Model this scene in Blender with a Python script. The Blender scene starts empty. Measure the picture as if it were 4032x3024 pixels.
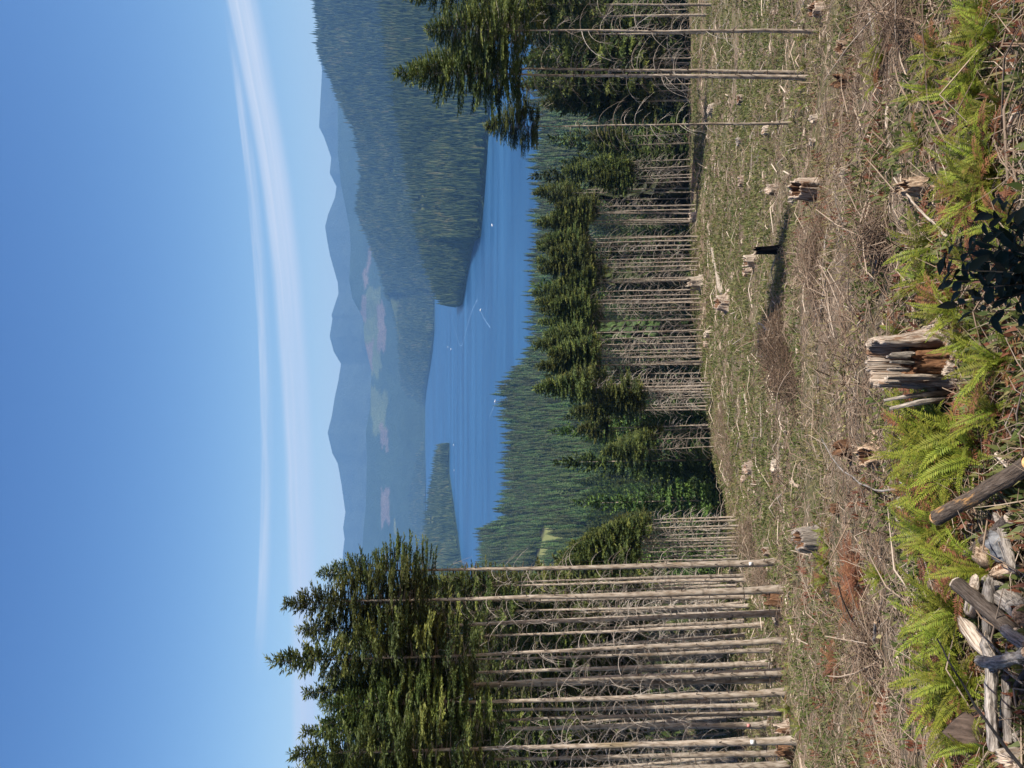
import bpy, math, random
import numpy as np
from mathutils import Vector, Matrix

# ---------------------------------------------------------------- camera, sky, sun, exposure
scn = bpy.context.scene
COL = scn.collection
F_PX, VH = 3030.0, 1590.0                 # focal length and horizon row of the 4032 x 3024 photograph (held sideways)
PITCH = math.atan((2016 - VH) / F_PX)
FWD = np.array([0, math.cos(PITCH), -math.sin(PITCH)])
UPV = np.array([0, math.sin(PITCH), math.cos(PITCH)])
RGT = np.array([1.0, 0, 0])
cam_d = bpy.data.cameras.new('camera')
cam = bpy.data.objects.new('camera', cam_d)
COL.objects.link(cam)
cam_d.sensor_fit = 'HORIZONTAL'
cam_d.sensor_width = 36.0
cam_d.lens = 36.0 * F_PX / 4032.0
cam_d.clip_start = 0.05
cam_d.clip_end = 80000.0
# the photograph lies on its side: image left is up, image top is right
cam.matrix_world = Matrix((( -UPV[0], RGT[0], -FWD[0], 0), (-UPV[1], RGT[1], -FWD[1], 0), (-UPV[2], RGT[2], -FWD[2], 0), (0, 0, 0, 1)))
scn.camera = cam

SUN_EL, SUN_AZ = math.radians(54), math.radians(119)    # azimuth clockwise from +Y (the way the camera looks)
SUN = np.array([math.sin(SUN_AZ) * math.cos(SUN_EL), math.cos(SUN_AZ) * math.cos(SUN_EL), math.sin(SUN_EL)])
world = bpy.data.worlds.new('World')
scn.world = world
world.use_nodes = True
EXPOSURE = 0.80
SUN_STRENGTH, SKY_STRENGTH = 4.6, 0.080
scn.view_settings.view_transform = 'Standard'
scn.view_settings.look = 'None'
scn.view_settings.exposure = EXPOSURE
scn.view_settings.gamma = 1.0
scn.view_settings.use_curve_mapping = False
sun_d = bpy.data.lights.new('sun', 'SUN')
sun_d.energy = SUN_STRENGTH
sun_d.angle = math.radians(0.53)
sun_d.color = (1.0, 0.955, 0.88)
sun = bpy.data.objects.new('sun', sun_d)
COL.objects.link(sun)
sun.rotation_euler = Vector(SUN).to_track_quat('Z', 'Y').to_euler()

scn.render.engine = 'CYCLES'
cy = scn.cycles
cy.use_denoising = True
cy.max_bounces = 6
cy.diffuse_bounces = 2
cy.glossy_bounces = 2
cy.transmission_bounces = 2
cy.volume_bounces = 0
cy.transparent_max_bounces = 4
cy.sample_clamp_indirect = 4.0


class NT:
    """short way of writing node trees"""
    def __init__(s, tree, clear=True):
        s.t = tree
        if clear:
            tree.nodes.clear()

    def n(s, typ, ins=None, **props):
        nd = s.t.nodes.new(typ)
        for k, v in props.items():
            setattr(nd, k, v)
        for k, v in (ins or {}).items():
            s.put(nd.inputs[k], v)
        return nd

    def put(s, sock, v):
        if isinstance(v, bpy.types.NodeSocket):
            s.t.links.new(v, sock)
        elif isinstance(v, bpy.types.Node):
            s.t.links.new(v.outputs[0], sock)
        else:
            if sock.type == 'RGBA' and len(v) == 3:
                v = (*v, 1)
            sock.default_value = v

    def m(s, op, a, b=0.0, c=None, clamp=False):
        ins = {0: a, 1: b}
        if c is not None:
            ins[2] = c
        return s.n('ShaderNodeMath', ins, operation=op, use_clamp=clamp).outputs[0]

    def mix(s, f, a, b, typ='MIX'):
        nd = s.n('ShaderNodeMix', data_type='RGBA', blend_type=typ)
        s.put(nd.inputs[0], f); s.put(nd.inputs[6], a); s.put(nd.inputs[7], b)
        return nd.outputs[2]

    def ramp(s, f, stops, interp='LINEAR'):
        nd = s.n('ShaderNodeValToRGB', {0: f})
        cr = nd.color_ramp
        cr.interpolation = interp
        while len(cr.elements) < len(stops):
            cr.elements.new(0.5)
        for e, (p, c) in zip(cr.elements, stops):
            e.position = p
            e.color = (*c, 1) if hasattr(c, '__len__') else (c, c, c, 1)
        return nd.outputs[0]

    def noise(s, vec, scale, detail=4.0, rough=0.55, dist=0.0):
        nd = s.n('ShaderNodeTexNoise', {'Vector': vec, 'Scale': scale, 'Detail': detail, 'Roughness': rough, 'Distortion': dist})
        return nd.outputs[0]

    def smooth(s, x, lo, hi):
        nd = s.n('ShaderNodeMapRange', {'Value': x, 'From Min': lo, 'From Max': hi, 'To Min': 0.0, 'To Max': 1.0}, interpolation_type='SMOOTHSTEP')
        return nd.outputs[0]


def build_world():
    w = NT(world.node_tree)
    sky = w.n('ShaderNodeTexSky', sky_type='NISHITA')
    sky.sun_disc = False
    sky.sun_elevation = SUN_EL
    sky.sun_rotation = SUN_AZ
    sky.altitude = 300
    sky.air_density = 1.0
    sky.dust_density = 1.0
    sky.ozone_density = 2.0
    g = w.n('ShaderNodeTexCoord').outputs['Generated']
    sp = w.n('ShaderNodeSeparateXYZ', {0: g})
    x, y, z = sp.outputs
    h = w.m('SQRT', w.m('ADD', w.m('MULTIPLY', x, x), w.m('MULTIPLY', y, y)))
    e = w.m('DIVIDE', z, w.m('MAXIMUM', h, 0.001))
    a = w.m('ARCTAN2', x, y)
    # long cirrus streak, tilted, plus a thin one above it
    wob = w.noise(w.n('ShaderNodeCombineXYZ', {0: w.m('MULTIPLY', a, 3.0), 1: 4.0}), 1.0, 2.0)
    wob = w.m('MULTIPLY', w.m('SUBTRACT', wob, 0.5), 0.012)
    off = w.m('SUBTRACT', w.m('SUBTRACT', e, w.m('MULTIPLY_ADD', w.m('MULTIPLY', a, w.m('MAXIMUM', a, 0.0)), 0.09, w.m('MULTIPLY_ADD', a, 0.060, 0.140))), wob)
    st = w.noise(w.n('ShaderNodeCombineXYZ', {0: w.m('MULTIPLY', a, 2.2), 1: w.m('MULTIPLY', off, 60.0), 2: 1.3}), 1.0, 6.0, 0.6)
    st2 = w.noise(w.n('ShaderNodeCombineXYZ', {0: w.m('MULTIPLY', a, 1.2), 1: w.m('MULTIPLY', off, 150.0), 2: 7.3}), 1.0, 4.0, 0.6)
    up = w.smooth(off, 0.016, 0.006)
    lo = w.smooth(off, -0.027, -0.008)
    band = w.m('MULTIPLY', up, lo)
    band = w.m('MULTIPLY', band, w.m('MULTIPLY_ADD', w.smooth(st, 0.25, 0.65), 0.5, 0.6), clamp=True)
    band = w.m('MULTIPLY', band, w.m('MULTIPLY_ADD', w.smooth(st2, 0.3, 0.6), 0.35, 0.75), clamp=True)
    off2 = w.m('SUBTRACT', e, w.m('MULTIPLY_ADD', w.m('MULTIPLY', a, a), 0.06, w.m('MULTIPLY_ADD', a, 0.028, 0.1745)))
    b2 = w.m('MULTIPLY', w.smooth(off2, 0.0055, 0.003), w.smooth(off2, -0.013, 0.001))
    b2 = w.m('MULTIPLY', b2, w.smooth(w.noise(w.n('ShaderNodeCombineXYZ', {0: w.m('MULTIPLY', a, 4.0), 1: w.m('MULTIPLY', off2, 90.0), 2: 3.1}), 1.0, 5.0, 0.6), 0.28, 0.62))
    b2 = w.m('MULTIPLY', b2, w.smooth(w.m('ABSOLUTE', w.m('ADD', a, -0.05)), 0.42, 0.28))
    cov = w.m('MAXIMUM', w.m('MULTIPLY', band, 0.9), w.m('MULTIPLY', b2, 0.6))
    cov = w.m('MULTIPLY', cov, w.m('GREATER_THAN', y, 0.0), clamp=True)
    cloud = w.n('ShaderNodeRGB'); cloud.outputs[0].default_value = CLOUD_COLOR
    # deeper blue overhead, pale cyan low down: one power curve per channel over the whole sky
    ch = w.n('ShaderNodeSeparateColor', {0: sky.outputs[0]}).outputs
    cv = [w.m('MULTIPLY', w.m('POWER', w.m('DIVIDE', ch[i], ref), g_), k_) for i, (ref, g_, k_) in enumerate(SKY_CURVE)]
    sat = w.n('ShaderNodeCombineColor', {0: cv[0], 1: cv[1], 2: cv[2]}).outputs[0]
    col = w.mix(cov, sat, cloud.outputs[0])
    bg = w.n('ShaderNodeBackground', {'Color': col, 'Strength': SKY_STRENGTH})
    w.n('ShaderNodeOutputWorld', {'Surface': bg})


CLOUD_COLOR = (6.2, 6.5, 6.9, 1)
SKY_CURVE = ((2.29, 2.0, 2.05), (3.63, 1.62, 3.85), (5.19, 1.1, 5.6))
build_world()

# ---------------------------------------------------------------- helpers
rng = np.random.default_rng(7)
random.seed(7)


def sstep(lo, hi, x):
    t = np.clip((np.asarray(x, float) - lo) / (hi - lo), 0, 1)
    return t * t * (3 - 2 * t)


def _hash(i, j, s):
    n = (i.astype(np.int64) * 374761393 + j.astype(np.int64) * 668265263 + s * 974634777) & 0x7fffffff
    n = ((n ^ (n >> 13)) * 1274126177) & 0x7fffffff
    return ((n ^ (n >> 16)) & 0xffff) / 65535.0


def vnoise(x, y, s=0):
    x = np.asarray(x, float); y = np.asarray(y, float)
    i, j = np.floor(x), np.floor(y)
    u, v = x - i, y - j
    u, v = u * u * (3 - 2 * u), v * v * (3 - 2 * v)
    a, b = _hash(i, j, s), _hash(i + 1, j, s)
    c, d = _hash(i, j + 1, s), _hash(i + 1, j + 1, s)
    return (a + (b - a) * u) * (1 - v) + (c + (d - c) * u) * v


def fbm(x, y, s=0, o=4):
    t, amp, tot = 0, 1.0, 0
    for k in range(o):
        t = t + amp * vnoise(np.asarray(x) * 2 ** k, np.asarray(y) * 2 ** k, s + k * 17)
        tot += amp
        amp *= 0.5
    return t / tot - 0.5


def make_mesh(name, V, faces, smooth=False, attrs=None, mats=(), mat_idx=None):
    V = np.asarray(V, np.float32)
    me = bpy.data.meshes.new(name)
    faces = [np.asarray(f, np.int32) for f in faces if len(f)]
    me.vertices.add(len(V))
    me.vertices.foreach_set('co', V.ravel())
    if faces:
        loops = np.concatenate([f.ravel() for f in faces])
        sizes = np.concatenate([np.full(len(f), f.shape[1], np.int32) for f in faces])
        starts = np.concatenate([[0], np.cumsum(sizes)[:-1]]).astype(np.int32)
        me.loops.add(len(loops))
        me.loops.foreach_set('vertex_index', loops)
        me.polygons.add(len(sizes))
        me.polygons.foreach_set('loop_start', starts)
        me.polygons.foreach_set('loop_total', sizes)
        if smooth:
            me.polygons.foreach_set('use_smooth', np.ones(len(sizes), bool))
        if mat_idx is not None:
            me.polygons.foreach_set('material_index', np.asarray(mat_idx, np.int32))
    for k, v in (attrs or {}).items():
        v = np.asarray(v, np.float32)
        if v.ndim == 2:
            at = me.attributes.new(k, 'FLOAT_COLOR', 'POINT')
            if v.shape[1] == 3:
                v = np.hstack([v, np.ones((len(v), 1), np.float32)])
            at.data.foreach_set('color', v.ravel())
        else:
            at = me.attributes.new(k, 'FLOAT', 'POINT')
            at.data.foreach_set('value', v)
    for m_ in mats:
        me.materials.append(m_)
    me.update(calc_edges=True)
    return me


class MB:
    """collects pieces of geometry into one mesh"""
    def __init__(s):
        s.V, s.Fq, s.Ft, s.A, s.n = [], [], [], [], 0
        s.mq, s.mt = [], []

    def add(s, V, quads=None, tris=None, tint=0.5, mat=0):
        V = np.asarray(V, float).reshape(-1, 3)
        if quads is not None and len(quads):
            q = np.asarray(quads) + s.n
            s.Fq.append(q); s.mq.append(np.full(len(q), mat))
        if tris is not None and len(tris):
            t = np.asarray(tris) + s.n
            s.Ft.append(t); s.mt.append(np.full(len(t), mat))
        s.V.append(V)
        s.A.append(np.broadcast_to(np.asarray(tint, float), (len(V),)).copy())
        s.n += len(V)

    def tube(s, P, R, n=6, tint=0.5, mat=0, cap=True, rough=0.0, r=None):
        V, q, t = tube(P, R, n, cap, rough, r)
        s.add(V, q, t, tint, mat)

    def mesh(s, name, mats, smooth=False):
        V = np.vstack(s.V)
        fs, mi = [], []
        if s.Fq:
            fs.append(np.vstack(s.Fq)); mi.append(np.concatenate(s.mq))
        if s.Ft:
            fs.append(np.vstack(s.Ft)); mi.append(np.concatenate(s.mt))
        return make_mesh(name, V, fs, smooth, {'tint': np.concatenate(s.A)}, mats, np.concatenate(mi))


def tube(P, R, n=6, cap=True, rough=0.0, r=None):
    """tapered tube through points P"""
    P = np.asarray(P, float)
    R = np.broadcast_to(np.asarray(R, float), (len(P),))
    T = np.gradient(P, axis=0)
    T /= np.linalg.norm(T, axis=1)[:, None] + 1e-9
    ref = np.array([0.0, 0, 1]) if abs(T[0][2]) < 0.9 else np.array([1.0, 0, 0])
    U = np.cross(T, ref); U /= np.linalg.norm(U, axis=1)[:, None] + 1e-9
    W = np.cross(T, U)
    ang = np.arange(n) * 2 * math.pi / n
    rr = R[:, None] * np.ones((1, n))
    if rough:
        r = r or rng
        rr = rr * (1 + rough * (r.random((1, n)) - 0.5) * 1.4 + rough * (r.random((len(P), n)) - 0.5))
    V = P[:, None, :] + rr[:, :, None] * (np.cos(ang)[None, :, None] * U[:, None, :] + np.sin(ang)[None, :, None] * W[:, None, :])
    m = len(P)
    i = np.arange(m - 1)[:, None] * n + np.arange(n)[None, :]
    j = np.arange(m - 1)[:, None] * n + (np.arange(n)[None, :] + 1) % n
    q = np.stack([i, j, j + n, i + n], -1).reshape(-1, 4)
    V = V.reshape(-1, 3)
    t = []
    if cap:
        V = np.vstack([V, P[0], P[-1]])
        a, b = m * n, m * n + 1
        k = np.arange(n)
        t = np.vstack([np.stack([np.full(n, a), (k + 1) % n, k], -1), np.stack([np.full(n, b), (m - 1) * n + k, (m - 1) * n + (k + 1) % n], -1)])
    return V, q, t


def obj(name, me, parent=None, loc=None, rot=None, scale=None):
    o = bpy.data.objects.new(name, me)
    COL.objects.link(o)
    if parent is not None:
        o.parent = parent
    if loc is not None:
        o.location = [float(v) for v in loc]
    if rot is not None:
        o.rotation_euler = [float(v) for v in rot]
    if scale is not None:
        o.scale = [float(v) for v in (scale if hasattr(scale, '__len__') else (scale,) * 3)]
    return o


def tag(o, label=None, cat=None, group=None, kind=None):
    if label: o['label'] = label
    if cat: o['category'] = cat
    if group: o['group'] = group
    if kind: o['kind'] = kind
    return o


def thing(name, label, cat, loc, group=None, rotz=0.0):
    return tag(obj(name, None, None, loc, (0, 0, rotz)), label, cat, group)


def ordinal(n):
    w_ = ['first', 'second', 'third', 'fourth', 'fifth', 'sixth', 'seventh', 'eighth', 'ninth', 'tenth', 'eleventh', 'twelfth', 'thirteenth', 'fourteenth',
          'fifteenth', 'sixteenth', 'seventeenth', 'eighteenth', 'nineteenth']
    if n <= 19:
        return w_[n - 1]
    return f'{n}' + {1: 'st', 2: 'nd', 3: 'rd'}.get(n % 10 if n % 100 not in (11, 12, 13) else 0, 'th')


# ---------------------------------------------------------------- terrain height
LAKE_Z = -235.0
_FY = [60, 150, 250, 400, 700, 1000, 1250, 1350, 1700]
_FZ = [-60, -93, -122, -152, -195, -221, -233, -236.5, -250]
_LA = [-0.9, -0.34, -0.285, -0.25, -0.18, -0.13, -0.065, 0.0, 0.07, 0.17, 0.28, 0.42, 0.9]
_LY = [125, 122, 112, 74, 73, 85, 93, 102, 118, 127, 132, 133, 136]
_SA = [-0.9, -0.26, -0.19, -0.175, 0.0, 0.03, 0.06, 0.9]
_SY = [2200, 2200, 2100, 1650, 1640, 1500, 1340, 1330]


def gh(x, y, fine=True):
    x = np.asarray(x, float); y = np.asarray(y, float)
    yc = np.clip(y, 0, 255)
    c0 = 1.65 + 0.95 * sstep(0.3, 3.2, y)
    clear = -(c0 + 0.475 * yc - 0.0009 * yc * yc)
    clear = clear - 1.7 * (1 - np.exp(-np.maximum(0, x - 3) / 14.0))
    a = x / np.maximum(y, 5.0)
    ylip = np.interp(a, _LA, _LY)
    ysh = np.interp(a, _SA, _SY)
    ye = np.where(y < 700, y, 700 + (y - 700) * 650.0 / (ysh - 700))
    Fz = np.interp(ye, _FY, _FZ) + 10 * fbm(x / 160.0, y / 160.0, 5) * sstep(150, 400, y) * sstep(1350, 1000, ye)
    t = sstep(0, 1, (y - ylip) / 85.0)
    z = clear * (1 - t) + Fz * t
    if fine:
        k = sstep(0.5, 6, y)
        z = z + k * (1.1 * fbm(x / 14.0, y / 14.0, 1) + 0.45 * fbm(x / 2.6, y / 2.6, 2) + 0.14 * fbm(x / 0.55, y / 0.55, 3) * sstep(120, 20, y))
    return z


def ray(ix, iy):
    return FWD + RGT * ((1512.0 - iy) / F_PX) + UPV * ((2016.0 - ix) / F_PX)


def hit(ix, iy):
    """where the line of sight through a pixel of the photograph meets the ground"""
    d = ray(ix, iy)
    t = np.geomspace(1.5, 2500, 3000)
    P = t[:, None] * d[None]
    below = P[:, 2] < gh(P[:, 0], P[:, 1])
    k = int(np.argmax(below))
    if not below[k]:
        raise ValueError(f'no ground at {ix},{iy}')
    lo, hi = t[max(k - 1, 0)], t[k]
    for _ in range(30):
        mid = 0.5 * (lo + hi)
        p = mid * d
        if p[2] < gh(p[0], p[1]): hi = mid
        else: lo = mid
    p = hi * d
    return np.array([p[0], p[1], float(gh(p[0], p[1]))])


def at_y(ix, iy, y):
    d = ray(ix, iy)
    return d * (y / d[1])


def on_lake(ix, iy):
    d = ray(ix, iy)
    return d * (LAKE_Z / d[2])


def px(P):
    P = np.asarray(P, float).reshape(-1, 3)
    f = P @ FWD
    return 2016 - F_PX * (P @ UPV) / f, 1512 - F_PX * P[:, 0] / f


# ---------------------------------------------------------------- materials
def mat(name):
    m_ = bpy.data.materials.new(name)
    m_.use_nodes = True
    return m_, NT(m_.node_tree)


def finish(n, base, rough=0.9, bump=None, bump_s=0.4, bump_d=0.02, spec=0.2, trans=None, sheen=None):
    b = n.n('ShaderNodeBsdfPrincipled', {'Base Color': base, 'Roughness': rough, 'Specular IOR Level': spec})
    if bump is not None:
        bn = n.n('ShaderNodeBump', {'Strength': bump_s, 'Distance': bump_d, 'Height': bump})
        n.put(b.inputs['Normal'], bn.outputs[0])
    out = b.outputs[0]
    if trans is not None:
        tr = n.n('ShaderNodeBsdfTranslucent', {'Color': base})
        out = n.n('ShaderNodeMixShader', {0: trans, 1: out, 2: tr}).outputs[0]
    n.n('ShaderNodeOutputMaterial', {'Surface': out})


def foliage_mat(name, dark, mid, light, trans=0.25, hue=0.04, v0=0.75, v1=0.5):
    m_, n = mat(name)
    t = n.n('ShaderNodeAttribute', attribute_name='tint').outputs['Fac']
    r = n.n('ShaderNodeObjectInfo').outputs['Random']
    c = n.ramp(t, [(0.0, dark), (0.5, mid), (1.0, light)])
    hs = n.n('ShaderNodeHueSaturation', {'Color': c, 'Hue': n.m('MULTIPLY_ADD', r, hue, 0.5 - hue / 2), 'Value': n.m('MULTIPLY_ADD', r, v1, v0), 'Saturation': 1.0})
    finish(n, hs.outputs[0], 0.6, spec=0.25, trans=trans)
    return m_


def wood_mat(name, stops, scale=(14, 14, 1.6), rough=0.92, bump_d=0.02, patch=None):
    """weathered wood: grain runs along the object's z axis"""
    m_, n = mat(name)
    oc = n.n('ShaderNodeTexCoord').outputs['Object']
    mp = n.n('ShaderNodeMapping', {'Vector': oc, 'Scale': scale}).outputs[0]
    r = n.n('ShaderNodeObjectInfo').outputs['Random']
    vec = n.n('ShaderNodeVectorMath', {0: mp, 1: n.n('ShaderNodeCombineXYZ', {0: n.m('MULTIPLY', r, 37.0), 1: n.m('MULTIPLY', r, 11.0), 2: 0.0})}, operation='ADD').outputs[0]
    g = n.noise(vec, 1.0, 5.0, 0.6, 0.4)
    c = n.ramp(g, stops)
    if patch is not None:
        big = n.noise(n.n('ShaderNodeMapping', {'Vector': oc, 'Scale': (1.6, 1.6, 0.35)}).outputs[0], patch[1], 5.0, 0.65)
        c = n.mix(n.smooth(n.m('ADD', big, n.m('MULTIPLY', r, 0.08)), patch[2], patch[2] + 0.1), c, patch[0])
    hs = n.n('ShaderNodeHueSaturation', {'Color': c, 'Value': n.m('MULTIPLY_ADD', r, 0.5, 0.78)})
    finish(n, hs.outputs[0], rough, g, 0.7, bump_d, 0.15)
    return m_


M = {}
M['needles'] = foliage_mat('needles', (0.022, 0.037, 0.012), (0.072, 0.094, 0.024), (0.175, 0.185, 0.040))
M['needles_far'] = foliage_mat('needles_far', (0.014, 0.026, 0.008), (0.052, 0.080, 0.018), (0.135, 0.168, 0.034), 0.12, 0.06, 0.5, 0.9)
M['boughs'] = foliage_mat('boughs', (0.010, 0.020, 0.005), (0.040, 0.064, 0.013), (0.105, 0.138, 0.025), 0.05, 0.07, 0.4, 1.0)
M['fern'] = foliage_mat('fern', (0.065, 0.088, 0.012), (0.165, 0.190, 0.019), (0.320, 0.310, 0.036), 0.35, 0.05, 0.65, 0.75)
M['fern_dead'] = foliage_mat('fern_dead', (0.10, 0.035, 0.015), (0.19, 0.075, 0.035), (0.26, 0.14, 0.07), 0.2, 0.02)
M['weed'] = foliage_mat('weed', (0.055, 0.085, 0.020), (0.120, 0.145, 0.036), (0.250, 0.215, 0.090), 0.3, 0.03)
M['salal'] = foliage_mat('salal', (0.006, 0.013, 0.005), (0.009, 0.019, 0.007), (0.02, 0.03, 0.01), 0.05, 0.02)
M['bleached'] = wood_mat('bleached', [(0.28, (0.10, 0.075, 0.055)), (0.42, (0.30, 0.24, 0.18)), (0.56, (0.46, 0.39, 0.31)), (0.75, (0.60, 0.52, 0.42))])
M['greywood'] = wood_mat('greywood', [(0.28, (0.05, 0.043, 0.038)), (0.45, (0.19, 0.165, 0.14)), (0.62, (0.33, 0.295, 0.255)), (0.8, (0.45, 0.40, 0.35))])
M['tanwood'] = wood_mat('tanwood', [(0.30, (0.07, 0.05, 0.035)), (0.42, (0.22, 0.165, 0.12)), (0.56, (0.40, 0.325, 0.255)), (0.75, (0.56, 0.485, 0.40))], scale=(20, 20, 2.2), patch=((0.13, 0.075, 0.045), 3.0, 0.56))
M['rotten'] = wood_mat('rotten', [(0.28, (0.025, 0.014, 0.009)), (0.45, (0.10, 0.052, 0.028)), (0.60, (0.19, 0.105, 0.058)), (0.8, (0.32, 0.22, 0.14))], scale=(20, 20, 3.0))
M['rusty'] = wood_mat('rusty', [(0.30, (0.025, 0.014, 0.009)), (0.45, (0.11, 0.055, 0.029)), (0.60, (0.20, 0.105, 0.053)), (0.8, (0.33, 0.21, 0.13))], scale=(26, 26, 4.0), bump_d=0.05)
M['charred'] = wood_mat('charred', [(0.3, (0.006, 0.006, 0.006)), (0.6, (0.022, 0.020, 0.019)), (0.85, (0.05, 0.045, 0.042))])
M['logbark'] = wood_mat('logbark', [(0.3, (0.03, 0.023, 0.018)), (0.5, (0.085, 0.066, 0.052)), (0.75, (0.17, 0.14, 0.115))], scale=(50, 50, 9), bump_d=0.04, patch=((0.42, 0.32, 0.22), 4.5, 0.57))
M['splitlog'] = wood_mat('splitlog', [(0.3, (0.035, 0.026, 0.02)), (0.5, (0.10, 0.075, 0.055)), (0.75, (0.20, 0.155, 0.12))], scale=(50, 50, 6), bump_d=0.04, patch=((0.52, 0.28, 0.10), 3.5, 0.54))
M['darkbark'] = wood_mat('darkbark', [(0.3, (0.02, 0.015, 0.012)), (0.5, (0.06, 0.043, 0.033)), (0.75, (0.13, 0.095, 0.075))], scale=(12, 12, 3), bump_d=0.03)
for _n, _st in (('greywood', [(0.30, (0.035, 0.030, 0.026)), (0.44, (0.17, 0.145, 0.12)), (0.58, (0.33, 0.29, 0.245)), (0.75, (0.48, 0.425, 0.36))]),
                ('bleached', [(0.30, (0.06, 0.045, 0.033)), (0.42, (0.27, 0.21, 0.155)), (0.56, (0.46, 0.385, 0.30)), (0.75, (0.62, 0.54, 0.43))]),
                ('tanwood', [(0.30, (0.05, 0.032, 0.02)), (0.42, (0.23, 0.155, 0.10)), (0.56, (0.42, 0.31, 0.21)), (0.75, (0.58, 0.47, 0.35))])):
    M[_n + '_near'] = wood_mat(_n + '_near', _st, scale=(48, 48, 4.5), bump_d=0.03, patch=(_st[0][1], 5.0, 0.60))
M['hero_wood'] = wood_mat('hero_wood', [(0.30, (0.05, 0.038, 0.028)), (0.42, (0.20, 0.155, 0.115)), (0.56, (0.36, 0.30, 0.24)), (0.75, (0.54, 0.47, 0.39))], scale=(60, 60, 3.0), bump_d=0.03, patch=((0.17, 0.10, 0.06), 4.0, 0.60))
M['freshwood'] = wood_mat('freshwood', [(0.3, (0.35, 0.17, 0.06)), (0.5, (0.56, 0.33, 0.14)), (0.75, (0.68, 0.50, 0.28))])


def trunk_mat():
    m_, n = mat('trunk_bark')
    oc = n.n('ShaderNodeTexCoord').outputs['Object']
    r = n.n('ShaderNodeObjectInfo').outputs['Random']
    v = n.n('ShaderNodeMapping', {'Vector': oc, 'Scale': (9, 9, 2.2)}).outputs[0]
    v = n.n('ShaderNodeVectorMath', {0: v, 1: n.n('ShaderNodeCombineXYZ', {2: n.m('MULTIPLY', r, 60.0)})}, operation='ADD').outputs[0]
    g = n.noise(v, 1.0, 5.0, 0.62)
    c = n.ramp(g, [(0.30, (0.12, 0.09, 0.065)), (0.44, (0.31, 0.25, 0.19)), (0.58, (0.46, 0.39, 0.31)), (0.8, (0.58, 0.52, 0.44))])
    zz = n.n('ShaderNodeSeparateXYZ', {0: oc}).outputs[2]
    ring = n.noise(n.n('ShaderNodeCombineXYZ', {2: n.m('MULTIPLY_ADD', zz, 2.4, n.m('MULTIPLY', r, 90.0))}), 1.0, 1.0)
    c = n.mix(n.m('MULTIPLY', n.smooth(ring, 0.60, 0.70), 0.55), c, (0.10, 0.08, 0.06))
    big = n.noise(n.n('ShaderNodeMapping', {'Vector': v, 'Scale': (0.1, 0.1, 0.12)}).outputs[0], 1.0, 3.0)
    c = n.mix(n.smooth(big, 0.55, 0.72), c, n.mix(r, (0.22, 0.15, 0.10), (0.30, 0.235, 0.13)))
    hs = n.n('ShaderNodeHueSaturation', {'Color': c, 'Value': n.m('MULTIPLY_ADD', r, 0.35, 0.78)})
    finish(n, hs.outputs[0], 0.95, g, 0.8, 0.02, 0.1)
    return m_


M['trunk'] = trunk_mat()
m_, n = mat('dead_twig')
r_ = n.n('ShaderNodeObjectInfo').outputs['Random']
t_ = n.n('ShaderNodeAttribute', attribute_name='tint').outputs['Fac']
finish(n, n.ramp(n.m('ADD', n.m('MULTIPLY', t_, 0.75), n.m('MULTIPLY', r_, 0.25)), [(0.0, (0.075, 0.050, 0.034)), (0.35, (0.18, 0.125, 0.085)), (0.65, (0.33, 0.255, 0.185)), (1.0, (0.60, 0.50, 0.385))]), 0.9, spec=0.1)
M['twig'] = m_
m_, n = mat('branch_bark')
r_ = n.n('ShaderNodeObjectInfo').outputs['Random']
finish(n, n.ramp(r_, [(0.0, (0.19, 0.155, 0.125)), (0.6, (0.34, 0.295, 0.245)), (1.0, (0.52, 0.46, 0.39))]), 0.9, spec=0.1)
M['branch'] = m_
m_, n = mat('knot_bark')
finish(n, (0.085, 0.064, 0.048), 0.95, spec=0.1)
M['stub'] = m_


def plain(name, col, rough=0.7, spec=0.3):
    m_, n = mat(name)
    oc = n.n('ShaderNodeTexCoord').outputs['Object']
    g = n.noise(oc, 3.0, 4.0)
    finish(n, n.mix(g, tuple(c * 0.82 for c in col), tuple(min(1, c * 1.12) for c in col)), rough, spec=spec)
    return m_


M['white'] = plain('white_paint', (0.75, 0.75, 0.74), 0.4)
M['tagwhite'] = plain('white_plastic', (0.80, 0.79, 0.77), 0.5)
M['tagpink'] = plain('pink_tape', (0.75, 0.30, 0.26), 0.5)
M['glass'] = plain('dark_glass', (0.03, 0.04, 0.05), 0.1, 0.6)
M['roof'] = plain('roofing', (0.17, 0.15, 0.15), 0.8)
M['wall'] = plain('house_wall', (0.62, 0.58, 0.52), 0.8)
M['rock'] = wood_mat('rock', [(0.3, (0.06, 0.06, 0.06)), (0.5, (0.16, 0.16, 0.16)), (0.75, (0.27, 0.27, 0.265))], scale=(14, 14, 14), bump_d=0.03)
M['foam'] = plain('foam', (0.11, 0.21, 0.34), 0.8)


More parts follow.
